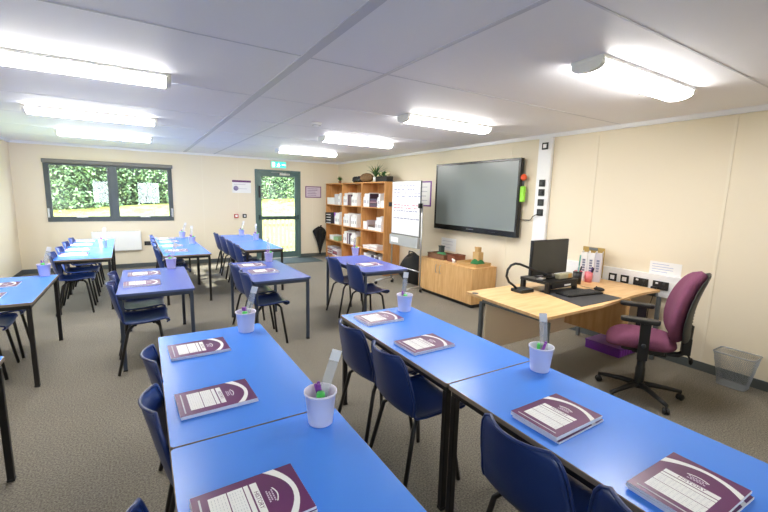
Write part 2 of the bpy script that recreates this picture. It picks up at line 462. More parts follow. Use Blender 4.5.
for i, (x, y, lb) in enumerate(spots):
    o = lt if i == 0 else copy_tree(lt)
    o.location = (x, y, RH); o['label'] = 'white glowing ' + lb
sm = thing('smoke_detector', 'small white smoke detector on the ceiling left of a strip light', 'smoke detector', (-2.72, -5.18, RH))
MB().lathe([(0.001, -0.055), (0.03, -0.053), (0.045, -0.035), (0.06, -0.02), (0.06, 0)], 20).build('body', WHITE, sm)
MB().lathe([(0.046, -0.036), (0.0475, -0.033), (0.047, -0.031)], 20).build('vent', DGREY, sm)

# ------------------------------------------------------------------ wall things on the back wall
ex = thing('exit_sign', 'green and white running man exit sign above the glazed door', 'exit sign', (-1.60, -0.03, 2.21))
MB().box(-0.185, 0.185, -0.03, 0.028, 0, 0.165).build('body', WHITE, ex, bevel=0.008)
EG = mat('exit_green', (30, 170, 140), 0.4, emit=((60, 220, 190), 0.5))
MB().box(-0.175, 0.175, -0.034, -0.03, 0.012, 0.153).build('sign_face', EG, ex)
g = MB(); PW = mat('pictogram_white', (255, 255, 255), 0.5, emit=((255, 255, 255), 0.5))
Mf = TR(0, -0.034, 0) @ RX(PI/2)
g.box(-0.155, -0.095, 0.03, 0.135, 0, 0.002, M=Mf)                      # doorway
g.lathe([(0.011, 0), (0.011, 0.002)], 12, Mf @ TR(0.0, 0.122, 0))        # head
g.prism([(-0.028, 0.108), (0.006, 0.112), (0.016, 0.078), (0.042, 0.062), (0.036, 0.054), (0.006, 0.066), (0.02, 0.035), (0.0, 0.02), (-0.008, 0.028), (0.004, 0.04), (-0.012, 0.062), (-0.034, 0.032), (-0.058, 0.034), (-0.056, 0.045), (-0.040, 0.046), (-0.022, 0.08), (-0.046, 0.082), (-0.046, 0.092), (-0.016, 0.096)], 0, 0.002, 0, Mf)
g.prism([(0.07, 0.074), (0.125, 0.074), (0.125, 0.055), (0.165, 0.083), (0.125, 0.111), (0.125, 0.092), (0.07, 0.092)], 0, 0.002, 0, Mf)
g.build('pictogram', PW, ex)
def notice(name, label, cx, cz, w, h, axis, frame=None, body=PAPER, lines=5, ink=INK, at=0.0, head=None):
    t = thing(name, label, 'notice', (cx, at, cz) if axis == 'y' else (at, cx, cz), 0 if axis == 'y' else -PI/2)
    if frame:
        MB().box(-w/2, w/2, -0.014, -0.001, -h/2, h/2).build('frame', frame, t, bevel=0.002)
        w -= 0.05; h -= 0.05; y0 = -0.016
    else: y0 = -0.004
    mb = MB().box(-w/2, w/2, y0, -0.0012, -h/2, h/2)
    for k in range(lines):
        z = h/2-h*(k+1)/(lines+1); ww = w*random.Random(k+int(w*99)).uniform(0.5, 0.82)
        mb.box(-w*0.42, -w*0.42+ww, y0-0.001, y0, z-h*0.02, z+h*0.02, 1)
    if head: mb.box(-w/2, w/2, y0-0.001, y0, h/2-h*0.16, h/2, 2)
    mb.build('sheet', [body, ink, head or ink], t)
    return t
t = notice('wall_notice', 'white laminated notice with purple top strip left of the door', -2.465, 1.745, 0.42, 0.29, 'y', None, PAPER, 2, INK, 0, INKP)
MB().lathe([(0.055, 0), (0.055, 0.002)], 16, TR(-0.13, -0.005, -0.04) @ RX(PI/2)).build('emblem', mat('violet_grey', (140, 130, 170), 0.6), t)
notice('framed_notice', 'purple framed notice on back wall right of the door', -0.70, 1.665, 0.43, 0.29, 'y', mat('mauve_frame', (132, 92, 132), 0.5), mat('pale_mauve', (214, 200, 214), 0.6), 5, INKP)
cp = thing('fire_call_point', 'red square fire alarm call point left of the door', 'fire call point', (-2.61, -0.001, 1.065))
MB().box(-0.045, 0.045, -0.045, 0, -0.045, 0.045).build('body', RED, cp, bevel=0.006)
MB().box(-0.026, 0.026, -0.049, -0.045, -0.022, 0.03).build('glass_panel', PAPER, cp)
sw = thing('door_release', 'small black and white switch plate between the call point and the door', 'switch', (-2.42, -0.001, 1.065))
MB().box(-0.045, 0.045, -0.018, 0, -0.045, 0.045).build('plate', BLACKP, sw, bevel=0.003)
MB().box(-0.02, 0.02, -0.024, -0.018, -0.02, 0.02).build('button', WHITE, sw, bevel=0.003)
he = thing('panel_heater', 'white electric panel heater on the wall below the window', 'heater', (-4.95, -0.002, 0.37))
MB().box(-0.42, 0.42, -0.075, -0.015, 0, 0.40).build('panel', WHITE, he, bevel=0.012)
mb = MB()
for i in range(24): mb.box(-0.38+i*0.032, -0.36+i*0.032, -0.066, -0.03, 0.397, 0.4015)
mb.build('grille', DGREY, he); MB().box(0.32, 0.40, -0.079, -0.075, 0.30, 0.36).build('control', UPVC, he, bevel=0.002)
MB().box(-0.3, 0.3, -0.015, 0, 0.1, 0.3).build('bracket', GREYM, he)
def socket_plate(name, label, loc, rz, w, h, inner, double=False, g=None):
    t = thing(name, label, 'socket', loc, rz, g)
    MB().box(-w/2, w/2, -0.014, 0, -h/2, h/2).build('plate', BLACKP, t, bevel=0.003)
    if inner: MB().box(-w*0.27, w*0.27, -0.017, -0.014, -h*0.27, h*0.27).build('insert', inner, t, bevel=0.001)
    if double:
        for s in (-1, 1):
            MB().box(s*w*0.22-0.012, s*w*0.22+0.012, -0.021, -0.014, h*0.15, h*0.36).build('switch', DGREY if s > 0 else WHITE, t, bevel=0.002)
            m = MB()
            for dx, dz in ((0, 0.004), (-0.011, -0.02), (0.011, -0.02)): m.box(s*w*0.22+dx-0.003, s*w*0.22+dx+0.003, -0.0155, -0.014, dz-0.005, dz+0.005)
            m.build('pin_holes', DGREY, t)
    return t
socket_plate('wall_socket', 'black socket on back wall just right of the panel heater', (-4.42, -0.001, 0.50), 0, 0.12, 0.085, DGREY)

# ------------------------------------------------------------------ right wall: trunking, sockets, screen
tk = thing('cable_trunking', 'white vertical cable trunking right of the wall screen', 'trunking', (-0.001, -6.33, 0.87))
MB().box(-0.045, 0, -0.10, 0.10, 0, RH-0.87-0.046).build('duct', UPVC, tk, bevel=0.003)
MB().box(-0.049, -0.045, -0.09, 0.09, 0, RH-0.87-0.05).build('cover', WHITE, tk, bevel=0.001)
tk2 = thing('cable_trunking', 'long white dado trunking along the wall behind the desk', 'trunking', (-0.001, -7.3, 0.645))
MB().box(-0.045, 0, -0.80, 1.08, 0, 0.225).build('duct', UPVC, tk2, bevel=0.003)
MB().box(-0.049, -0.045, -0.79, 1.075, 0.06, 0.165).build('cover', WHITE, tk2, bevel=0.001)
for z, nm, ins, lb in ((2.29, 'wall_switch', WHITE, 'black rimmed white switch at the top of the vertical trunking'),
                  (1.82, 'data_socket', None, 'black socket plate on vertical trunking, topmost of the lower four'),
                  (1.70, 'data_socket', None, 'second black socket plate down on the vertical trunking beside the screen'),
                  (1.57, 'data_socket', DGREY, 'third black socket plate down on the vertical trunking beside the screen'),
                  (1.44, 'data_socket', DGREY, 'lowest black socket plate on the vertical trunking with a cable')):
    s_ = socket_plate(nm, lb, (-0.050, -6.335, z), -PI/2, 0.088, 0.088, ins)
    if ins is None: MB().box(-0.02, 0.02, -0.03, -0.014, -0.02, 0.02).build('plug', DGREY, s_, bevel=0.004)
for y, dbl, lb in ((-7.36, 0, 'first black rimmed white socket on the dado trunking, beside the folders'),
                   (-7.49, 0, 'second black rimmed white socket on the dado trunking'),
                   (-7.655, 1, 'black double socket on dado trunking, left of the two doubles'),
                   (-7.845, 1, 'black double socket on dado trunking, right of the two doubles by the chair')):
    socket_plate('power_socket', lb, (-0.050, y, 0.765), -PI/2, 0.145 if dbl else 0.085, 0.085, None if dbl else WHITE, bool(dbl))
pl = thing('power_plug', 'black plug hanging from the right double socket behind the desk', 'plug', (-0.072, -7.80, 0.72))
MB().box(-0.035, 0, -0.026, 0.026, -0.03, 0.03).build('body', BLACKP, pl, bevel=0.006)
MB().tube([(-0.02, 0, -0.03), (-0.02, 0, -0.09), (-0.03, 0.02, -0.2), (-0.02, 0.03, -0.4)], 0.004, 6).build('cable', BLACKP, pl)
tv = thing('interactive_screen', 'large black framed interactive screen mounted on the right wall', 'screen', (-0.06, -5.12, 1.07))
BZ = mat('black_gloss_bezel', (14, 14, 15), 0.25)
W_, H_ = 0.90, 1.095
MB().box(-0.045, 0.02, -W_, W_, 0, H_).build('casing', BLACKP, tv, bevel=0.008)
MB().box(-0.056, -0.045, -W_, W_, H_-0.035, H_).box(-0.056, -0.045, -W_, W_, 0, 0.085).box(-0.056, -0.045, -W_, -W_+0.035, 0.085, H_-0.035).box(-0.056, -0.045, W_-0.035, W_, 0.085, H_-0.035).build('bezel', BZ, tv, bevel=0.004)
MB().box(-0.050, -0.045, -W_+0.035, W_-0.035, 0.085, H_-0.035).build('display', SCREEN, tv)
m = MB()
m.box(-0.0568, -0.056, -0.07, 0.05, 0.04, 0.052).box(-0.0568, -0.056, 0.058, 0.08, 0.036, 0.056)
m.build('logo', GREYM, tv)
mb = MB()
for i in range(5): mb.box(-0.059, -0.056, -0.40-i*0.03, -0.385-i*0.03, 0.035, 0.05)
mb.build('buttons', DGREY, tv)
MB().box(0.02, 0.054, -0.4, 0.4, 0.3, 0.8).build('bracket', GREYM, tv)
MB().box(-0.03, 0.0, W_, W_+0.03, 0.62, 0.68).build('pen_clip', BLACKP, tv, bevel=0.004)
ot = thing('hanging_toy', 'orange and green trinket hanging at the right edge of the screen', 'toy', (-0.085, -6.06, 1.90))
MB().ball(0, 0, 0, 0.04, 0.04, 0.045).build('orange_ball', ORANGE, ot)
MB().tube([(0, 0, -0.04), (0, 0, -0.12)], 0.012, 8).build('strap', GREYM, ot)
MB().box(-0.02, 0.02, -0.035, 0.035, -0.33, -0.12).build('green_tag', LIME, ot, bevel=0.008)
cb = MB().tube([(-0.075, -6.32, 1.42), (-0.09, -6.25, 1.38), (-0.06, -6.21, 1.34), (-0.02, -6.15, 1.325), (-0.02, -5.9, 1.325)], 0.005, 6).build('screen_cable', BLACKP)
tag(cb, 'thin black cable from lowest trunking socket to the screen', 'cable')
notice('framed_poster', 'purple framed poster on right wall between flip chart and screen', -3.77, 1.665, 0.40, 0.46, 'x', mat('purple_frame', (120, 60, 150), 0.5), PAPER, 4, INK)
notice('wall_paper', 'white sheet of rows on wall just above the dado trunking', -7.845, 0.935, 0.29, 0.13, 'x', None, PAPER, 4, mat('pale_blue_print', (170, 180, 215), 0.8))
notice('wall_paper', 'white paper on right wall behind the basket on the cupboard', -4.50, 0.80, 0.38, 0.22, 'x', None, PAPER, 3)

# ------------------------------------------------------------------ tables
TW, TL, TH = 0.62, 1.249, 0.71
def make_table(edge, metal, top):
    t = thing('classroom_table', '', 'table', (0, 0, 0), 0)
    MB().prism(rrect(-TW/2+0.003, TW/2-0.003, -TL/2+0.003, TL/2-0.003, 0.015), TH-0.019, TH).build('tabletop', top, t)
    e = MB(); o_ = rrect(-TW/2, TW/2, -TL/2, TL/2, 0.018); i_ = rrect(-TW/2+0.003, TW/2-0.003, -TL/2+0.003, TL/2-0.003, 0.015); n = len(o_)
    vs = [(x, y, TH-0.021) for x, y in o_]+[(x, y, TH-0.002) for x, y in o_]+[(x, y, TH) for x, y in i_]+[(x, y, TH-0.021) for x, y in i_]
    fs = []
    for k in range(3):
        for i in range(n): fs.append((k*n+i, k*n+(i+1) % n, (k+1)*n+(i+1) % n, (k+1)*n+i))
    e.add(vs, fs).build('edging', edge, t)
    r = MB(); z0, z1 = TH-0.055, TH-0.021; x, y, k = TW/2-0.03, TL/2-0.03, 0.014
    r.box(-x+k, x-k, y-k, y+k, z0, z1).box(-x+k, x-k, -y-k, -y+k, z0, z1).box(-x-k, -x+k, -y-k, y+k, z0, z1).box(x-k, x+k, -y-k, y+k, z0, z1)
    r.build('frame', metal, t, bevel=0.002)
    for sx in (-1, 1):
        for sy in (-1, 1):
            l = MB().box(sx*x-0.016, sx*x+0.016, sy*y-0.016, sy*y+0.016, 0.012, z0).build('leg', metal, t, bevel=0.004)
            MB().box(sx*x-0.018, sx*x+0.018, sy*y-0.018, sy*y+0.018, 0, 0.014).build('foot', BLACKP, l, bevel=0.003)
    return t
tab_k = make_table(EDGE, BLACKM, BLUE); tab_s = make_table(EDGEB, SLATEM, BLUE2)
used = set()
TABS = {}
def table(key, cx, cy, a, n, proto, label, group):
    # (cx, cy) = far left corner of the whole row, n = index down the row
    o = proto if id(proto) not in used else copy_tree(proto); used.add(id(proto))
    lx, ly = TW/2, -TL/2-n*(TL+0.004)
    X = cx+lx*math.cos(a)-ly*math.sin(a); Y = cy+lx*math.sin(a)+ly*math.cos(a)
    o.location = (X, Y, 0); o.rotation_euler = (0, 0, a); o['label'] = label; o['group'] = group
    TABS[key] = (X, Y, a)
GA = 'blue classroom tables with black legs'; GS = 'blue classroom tables with slate legs'
table('A1', -4.511, -7.006, -0.011, 0, tab_k, 'blue table in left foreground row, farther of two with the most open top', GA)
table('A2', -4.511, -7.006, -0.011, 1, tab_k, 'blue table at bottom left centre cut by the picture bottom', GA)
table('B1', -3.318, -7.106, -0.021, 0, tab_k, 'blue table with two books left of the teacher desk', GA)
table('B2', -3.318, -7.106, -0.021, 1, tab_k, 'blue table at bottom right in front of the office chair', GA)
table('C', -4.748, -4.451, -0.019, 0, tab_s, 'single blue table with slate legs standing left of centre', GS)
table('D', -3.619, -4.437, 0.008, 0, tab_s, 'single blue table with slate legs at the centre of the room', GS)
table('E', -2.296, -4.458, -0.031, 0, tab_s, 'single blue table with slate legs in front of the bookcase', GS)
table('F1', -5.572, -0.91, 0.023, 0, tab_k, 'blue table against the heater under left window pane', GA)
table('F2', -5.572, -0.91, 0.023, 1, tab_k, 'blue table with black legs joined in front of the one under left window pane', GA)
table('G1', -4.324, -1.007, 0.011, 0, tab_k, 'blue table at back wall right of the heater, farther of its pair', GA)
table('G2', -4.324, -1.007, 0.011, 1, tab_k, 'blue table right of the heater, nearer of its pair', GA)
table('H1', -3.139, -0.821, -0.007, 0, tab_k, 'blue table beside the glazed door, farther of its pair', GA)
table('H2', -3.139, -0.821, -0.007, 1, tab_k, 'blue table before the glazed door, nearer of its pair', GA)
table('I', -5.932, -4.441, -0.004, 0, tab_k, 'blue table at the left picture edge with a pot on its far corner', GA)
table('J', -5.84, -6.94, 0, 0, tab_k, 'blue table out at lower left showing only its black leg', GA)
PLACE = {'A1': 'the farther left foreground table', 'A2': 'the bottom left table', 'B1': 'table left of the desk',
 'B2': 'the bottom right table', 'C': 'single table left of centre', 'D': 'the centre table', 'E': 'table before the bookcase',
 'F1': 'far table under left window', 'F2': 'near table under left window', 'G1': 'far table right of heater',
 'G2': 'near table right of heater', 'H1': 'far table beside glazed door', 'H2': 'near table before glazed door',
 'I': 'table at left picture edge'}
def on_table(key, u, v):
    X, Y, a = TABS[key]; x = -TW/2+u; y = TL/2-v
    return X+x*math.cos(a)-y*math.sin(a), Y+x*math.sin(a)+y*math.cos(a)

# ------------------------------------------------------------------ pupils' chairs
def make_chair():
    t = thing('classroom_chair', '', 'chair')
    P = [(.205, .418, .178), (.222, .432, .188), (.218, .449, .195), (.19, .458, .200), (.12, .452, .202), (.04, .444, .202), (-.05, .441, .200),
         (-.115, .446, .196), (-.150, .468, .198), (-.170, .505, .204), (-.185, .555, .207), (-.196, .60, .203), (-.207, .65, .197), (-.218, .70, .188), (-.229, .745, .176), (-.236, .775, .158), (-.240, .790, .128)]
    def fn(u, v):
        k = v*(len(P)-1); i = min(int(k), len(P)-2); f = k-i
        x = P[i][0]*(1-f)+P[i+1][0]*f; z = P[i][1]*(1-f)+P[i+1][1]*f; w = P[i][2]*(1-f)+P[i+1][2]*f
        s = 2*u-1
        wall = min(1, max(0, (v-0.42)/0.2))
        y = s*w
        x += 0.052*wall*s*s + 0.01*(1-abs(s))**0*0
        z += (1-wall)*0.018*abs(s)**3
        return (x, y, z)
    mb = MB().grid(fn, 16, 32)
    sh = mb.build('seat_shell', NAVY, t, solid=0.006)
    N = 32
    per = [fn(0, j/N) for j in range(N+1)]+[fn(i/16, 1) for i in range(1, 16)]+[fn(1, 1-j/N) for j in range(N+1)]+[fn(1-i/16, 0) for i in range(1, 16)]
    MB().tube(per, 0.0075, 6, closed=True).build('rolled_edge', NAVY, sh)
    for s in (-1, 1):
        y0 = s*0.135
        MB().tube([(0.10, y0*0.6, 0.428), (0.125, y0, 0.424), (0.145, y0*1.15, 0.40), (0.195, s*0.200, 0.010)], 0.0125, 8).build('leg', BLACKM, t)
        MB().tube([(-0.03, y0*0.6, 0.424), (-0.065, y0, 0.418), (-0.10, y0*1.18, 0.385), (-0.185, s*0.200, 0.010)], 0.0125, 8).build('leg', BLACKM, t)
    MB().tube([(0.10, -0.14, 0.432), (0.10, 0.14, 0.432)], 0.0105, 8).tube([(-0.04, -0.14, 0.426), (-0.04, 0.14, 0.426)], 0.0105, 8).tube([(0.11, -0.1, 0.432), (-0.05, -0.1, 0.426)], 0.009, 8).tube([(0.11, 0.1, 0.432), (-0.05, 0.1, 0.426)], 0.009, 8).build('under_frame', BLACKM, t)
    return t
ch0 = make_chair(); first = [True]
def chair(x, y, lb, grp, rz=0.0):
    o = ch0 if first[0] else copy_tree(ch0); first[0] = False
    o.location = (x, y, 0); o.rotation_euler = (0, 0, rz); o['label'] = lb; o['group'] = grp
GC = 'navy plastic chairs tucked under the tables'
def row(keys, x, ys, where, rz=0.0):
    names = {2: ['farther', 'nearer'], 4: ['farthest', 'second farthest', 'second nearest', 'nearest']}[len(ys)]
    for i, y in enumerate(ys):
        if where.startswith('the left fore') and i >= 2: x = -4.43
        chair(x+random.Random(int(y*100)).uniform(-.008, .008), y, 'navy chair, %s of the %s along %s' % (names[i], 'two' if len(ys) == 2 else 'four', where), GC, rz+random.Random(int(y*77)).uniform(-.03, .03))
row('A', -4.36, [-7.49, -8.01, -8.72, -9.30], 'the left foreground tables')
row('B', -3.28, [-7.55, -8.01, -8.885, -9.335], 'the right foreground tables')
row('C', -4.61, [-5.08, -5.58], 'the single table left of centre')
row('D', -3.47, [-5.00, -5.50], 'the centre table')
row('E', -2.22, [-4.96, -5.55], 'the table before the bookcase')
row('F', -5.33, [-1.45, -2.05, -2.72, -3.28], 'the tables under left window pane')
row('G', -4.17, [-1.35, -1.92, -2.55, -3.12], 'the tables right of the heater')
row('H', -3.06, [-1.22, -1.86, -2.55, -3.14], 'the tables beside the glazed door')
row('I', -5.77, [-4.72, -5.22], 'the table at the left picture edge')

# ------------------------------------------------------------------ exercise books
BT = 0.0075
def make_book(full):
    t = thing('exercise_book', '', 'book')
    w, h = 0.212, 0.30         # w along y, h along x (top towards +x)
    cv = MB().box(-h/2, h/2, -w/2, w/2, BT-0.0006, BT).box(-h/2, h/2, w/2-0.0006, w/2+0.0004, BT*0.5, BT)
    zt = BT; e = 0.0004
    def pr(x0, x1, y0, y1, mi): cv.box(x0, x1, y0, y1, zt, zt+e, mi)
    # label boxes: x from the bottom of the cover up, y across
    pr(-0.108, -0.058, -0.073, 0.076, 1); pr(-0.055, -0.012, -0.073, 0.076, 1)
    pr(-0.009, 0.004, -0.073, 0.076, 1); pr(0.009, 0.029, -0.073, 0.076, 1)
    pr(-0.132, -0.127, -0.088, 0.086, 2)
    # white arc band near the top
    o_, i_ = [], []
    for k in range(13):
        f = k/12; y = w/2-f*w
        o_.append((0.128-0.036*(2*f-1)**2+0.004*f, y)); i_.append((0.110-0.052*(2*f-1)**2+0.010*f, y))
    cv.prism(o_+i_[::-1], zt, zt+e, 1)
    # crest lines
    arc = [(0.066+0.008*math.sin(PI*k/8), 0.03-0.06*k/8) for k in range(9)]
    cv.prism(arc+[(x-0.004, y) for x, y in arc[::-1]], zt, zt+e, 1)
    for k, (xx, hw) in enumerate(((0.058, 0.026), (0.050, 0.02), (0.043, 0.026))):
        if full:
            n = int(hw/0.004)
            for j in range(n): pr(xx, xx+0.004, -hw+j*2*hw/n, -hw+(j+0.7)*2*hw/n, 3)
        else: pr(xx, xx+0.004, -hw, hw, 3)
    if full:
        text_faces(cv, 'HISTORY', 0.0185, TR(0.019, 0, zt+e) @ RZ(-PI/2), 0, 0.0002)
        for x0, x1 in ((-0.104, -0.060), (-0.052, -0.014)):
            for k in range(5):
                xx = x1-(x1-x0)*(k+0.7)/5.2
                for j in range(11):
                    ln = random.Random(k*31+j).uniform(0.003, 0.0095)
                    cv.box(xx-0.0008, xx+0.0008, 0.066-j*0.0125-ln, 0.066-j*0.0125, zt+e, zt+e+0.0002, 2)
    cv.build('cover', [PURPLE, PAPER, INK, mat('pale_print', (214, 200, 220), 0.6)], t)
    MB().box(-h/2-0.001, h/2+0.0005, -w/2-0.0015, w/2-0.0006, 0, BT-0.0008).build('pages', PAGES, t)
    return t
bkF = make_book(True); bkS = make_book(False)
usedb = set()
def book(x, y, z, rz, lb, grp, full):
    p = bkF if full else bkS
    o = p if id(p) not in usedb else copy_tree(p); usedb.add(id(p))
    o.location = (x, y, z); o.rotation_euler = (0, 0, rz); o['label'] = lb; o['group'] = grp
def pile(key, x, y, n, full, which, rz=0.0, h=TH):
    z = h+0.0003; rnd = random.Random(int(x*91+y*37))
    pos = {1: ['']}.get(n, ['undermost', 'topmost'] if n == 2 else ['undermost', 'middle', 'topmost'])
    for i in range(n):
        top = i == n-1
        dx, dy, dr = (0, 0, 0) if top else (rnd.uniform(-.006, .006), rnd.uniform(-.008, .004), rnd.uniform(-.03, .03))
        nm = 'purple and white exercise book' if n == 1 else 'purple exercise book, %s of pile' % pos[i]
        book(x+dx, y+dy, z, rz+dr, '%s, %s, %s' % (nm, which, PLACE[key]), 'exercise books laid out on the tables', full and top)
        z += BT+0.0012
pile('A1', -4.318, -7.335, 2, True, 'farther spot', 0.02)
pile('A1', -4.328, -7.975, 2, True, 'nearer spot', 0.03)
pile('A2', -4.340, -8.668, 2, True, 'only spot seen', 0.02)
pile('B1', -3.110, -7.322, 2, True, 'farther spot', 0.0)
pile('B1', -3.130, -7.893, 2, True, 'nearer spot', 0.0)
pile('B2', -3.150, -8.813, 3, True, 'farther spot', 0.0)
pile('B2', -3.165, -9.285, 3, True, 'nearer spot', -0.02)
pile('C', -4.545, -4.78, 1, False, 'farther spot'); pile('C', -4.57, -5.33, 2, False, 'nearer spot')
pile('D', -3.395, -4.71, 1, False, 'farther spot'); pile('D', -3.375, -5.19, 2, False, 'nearer spot')
pile('E', -2.04, -5.30, 2, False, 'single spot')
pile('F1', -5.38, -1.20, 1, False, 'farther spot'); pile('F1', -5.37, -1.72, 1, False, 'nearer spot')
pile('F2', -5.36, -2.36, 1, False, 'farther spot'); pile('F2', -5.34, -2.92, 2, False, 'nearer spot')
pile('G1', -4.13, -1.20, 1, False, 'farther spot'); pile('G1', -4.12, -1.72, 1, False, 'nearer spot')
pile('G2', -4.11, -2.36, 1, False, 'farther spot'); pile('G2', -4.10, -3.05, 2, False, 'nearer spot')
pile('I', -5.70, -4.86, 1, False, 'farther spot'); pile('I', -5.71, -5.33, 1, False, 'nearer spot')

# ------------------------------------------------------------------ pen pots
def make_pot(m, name='pen_pot'):
    t = thing(name, '', 'pot')
    k_ = 1.07 if m is LILAC else 0.98
    prof = [(0.001, 0.004), (0.039, 0.004), (0.0405, 0.0), (0.044, 0.0), (0.045, 0.004), (0.0565, 0.114), (0.0605, 0.116), (0.0605, 0.124), (0.0570, 0.124), (0.0550, 0.118), (0.0425, 0.008), (0.001, 0.008)]
    MB().lathe([(a_*k_, b_*k_) for a_, b_ in prof], 28).build('body', m, t)
    return t
def make_ruler():
    t = thing('ruler', '', 'ruler')
    MB().box(-0.019, 0.019, -0.0011, 0.0011, 0, 0.255).build('blade', CLEAR, t)
    mb = MB()
    for k in range(26): mb.box(0.0175-(0.008 if k % 5 == 0 else 0.004), 0.0175, -0.0014, -0.0011, 0.01+k*0.0095, 0.0106+k*0.0095)
    mb.build('scale', DGREY, t)
    MB().box(-0.0192, 0.0192, -0.0013, 0.0013, 0.255, 0.30).build('white_end', PAPER, t)
    return t
def make_pen():
    t = thing('pen', '', 'pen')
    MB().lathe([(0.0008, 0), (0.0028, 0.01), (0.0045, 0.018), (0.0052, 0.10)], 10).build('barrel', PAPER, t)
    MB().lathe([(0.0062, 0.09), (0.0072, 0.094), (0.0072, 0.148), (0.006, 0.153), (0.0008, 0.154)], 10).build('cap', VIOLET, t)
    return t
def make_glue():
    t = thing('glue_stick', '', 'glue stick')
    MB().lathe([(0.0145, 0), (0.0145, 0.083)], 14).build('tube', PAPER, t)
    MB().lathe([(0.0155, 0.082), (0.0165, 0.084), (0.0165, 0.120), (0.0145, 0.125), (0.001, 0.125)], 14).build('cap', GREEN, t)
    return t
potL, potV = make_pot(LILAC), make_pot(LILACB)
rul, pen_, glu = make_ruler(), make_pen(), make_glue()
up_ = set()
def inst(p, Mx, lb, grp):
    o = p if id(p) not in up_ else copy_tree(p); up_.add(id(p))
    o.matrix_world = Mx; o.location = Mx.translation; o.rotation_euler = Mx.to_euler(); o['label'] = lb; o['group'] = grp
def pot(key, x, y, dirn, violet=False, npen=2, lean=0.20):
    where = PLACE[key]
    inst(potV if violet else potL, TR(x, y, TH+0.0003), '%s tapered pot of pens on %s' % ('violet' if violet else 'pale lilac', where), 'pots of pens on the tables')
    a = dirn
    zb = TH+0.011
    inst(rul, TR(x-0.024*math.cos(a), y-0.024*math.sin(a), zb) @ RZ(a) @ RY(lean) @ RZ(-a+math.atan2(y+9.72, x+4.57)+PI/2), 'clear ruler in pot on %s' % where, 'rulers in the pen pots')
    names = ['left', 'right', 'middle']
    for k in range(npen):
        aa = a+1.9+k*1.1
        inst(pen_, TR(x-0.02*math.cos(aa), y-0.02*math.sin(aa), zb) @ RZ(aa) @ RY(0.34-0.07*k), 'violet capped pen, %s in pot on %s' % (names[k] if npen > 1 else 'only', where), 'violet capped pens in the pots')
    aa = a-1.5
    inst(glu, TR(x+0.016*math.cos(aa), y+0.016*math.sin(aa), zb) @ RZ(aa) @ RY(0.06), 'glue stick with green cap in pot on %s' % where, 'glue sticks in the pots')
pot('A1', -4.01, -7.135, -0.55, lean=0.30, npen=3)
pot('A2', -4.00, -8.355, -0.45, npen=3, lean=0.30)
pot('B1', -2.815, -7.225, -0.5, lean=0.10)
pot('B2', -2.80, -8.47, 2.4, lean=0.10)
pot('C', -4.27, -4.54, -0.5, violet=True, lean=0.3)
pot('D', -3.12, -4.50, 1.2, violet=True, lean=0.03)
pot('E', -1.81, -4.47, 0.4, violet=True, lean=0.05)
pot('F2', -5.05, -2.24, 0.6, violet=True, lean=0.2)
pot('G1', -3.85, -1.14, -0.3, violet=True, lean=0.32)
pot('G2', -3.79, -2.15, 1.0, violet=True, lean=0.1)
pot('H1', -2.71, -0.98, 0.3, violet=True, lean=0.28)
pot('H2', -2.64, -1.92, 1.2, violet=True, lean=0.1)
pot('I', -5.42, -4.48, -0.3, violet=True, lean=0.3)

# ------------------------------------------------------------------ bookcase
BY0, BY1, BX = -3.0, -0.13, -0.40
bc = thing('bookcase', 'tall wooden bookcase of three bays full of files and books', 'bookcase', (BX/2, (BY0+BY1)/2, 0))
hw = (BY1-BY0)/2; dx = 0.20
SH = [0.08, 0.47, 0.885, 1.37]; TOP = 1.89
MB().box(dx-0.008, dx-0.001, -hw+0.02, hw-0.02, 0.06, TOP-0.022).build('back_panel', OAK, bc)
ys_ = [-hw, -hw+(2*hw)/3, -hw+(4*hw)/3, hw]
for i, y in enumerate(ys_):
    th = 0.011 if 0 < i < 3 else 0.022
    ya, yb = (y, y+0.022) if i == 0 else ((y-0.022, y) if i == 3 else (y-0.012, y+0.012))
    MB().box(-dx, dx-0.008, ya, yb, 0, TOP-0.022).build('upright', OAK, bc, bevel=0.001)
MB().box(-dx-0.003, dx-0.001, -hw-0.002, hw+0.002, TOP-0.022, TOP).build('top_board', OAK, bc, bevel=0.001)
for b_ in range(3):
    ya = ys_[b_]+(0.022 if b_ == 0 else 0.012); yb = ys_[b_+1]-(0.022 if b_ == 2 else 0.012)
    for z in SH: MB().box(-dx+0.004, dx-0.008, ya, yb, z-0.02, z).build('shelf', OAK, bc)
    MB().box(-dx+0.02, -dx+0.035, ya, yb, 0, SH[0]-0.02).build('plinth', OAK, bc)
def magazine_file(m):
    t = thing('magazine_file', '', 'file')
    p = [(-0.12, 0), (0.12, 0), (0.12, 0.30), (0.02, 0.30), (-0.12, 0.20)]
    for s in (-1, 1):
        MB().prism(p, s*0.0395-0.002, s*0.0395+0.002, 0, RX(PI/2)).build('side', m, t)
    MB().box(-0.12, -0.116, -0.0375, 0.0375, 0.003, 0.20).box(0.116, 0.12, -0.0375, 0.0375, 0.003, 0.30).box(-0.12, 0.12, -0.0375, 0.0375, 0, 0.003).build('shell', m, t)
    MB().box(-0.1215, -0.12, -0.02, 0.02, 0.07, 0.14).build('label', mat('grey_label', (170, 166, 176), 0.6), t)
    for k, (hh, cc) in enumerate(((0.285, PAPER), (0.27, PAGES), (0.28, PAPER))):
        MB().box(-0.10, 0.10, -0.03+k*0.02, -0.012+k*0.02, 0.004, hh).build('papers', cc, t)
    return t
mfp = magazine_file(WHITE)
SPINES = [mat('spine_%d' % i, c) for i, c in enumerate(((92, 50, 84), (60, 42, 60), (150, 118, 132), (236, 234, 236), (70, 66, 96), (170, 90, 100), (200, 190, 196), (110, 84, 74)))]
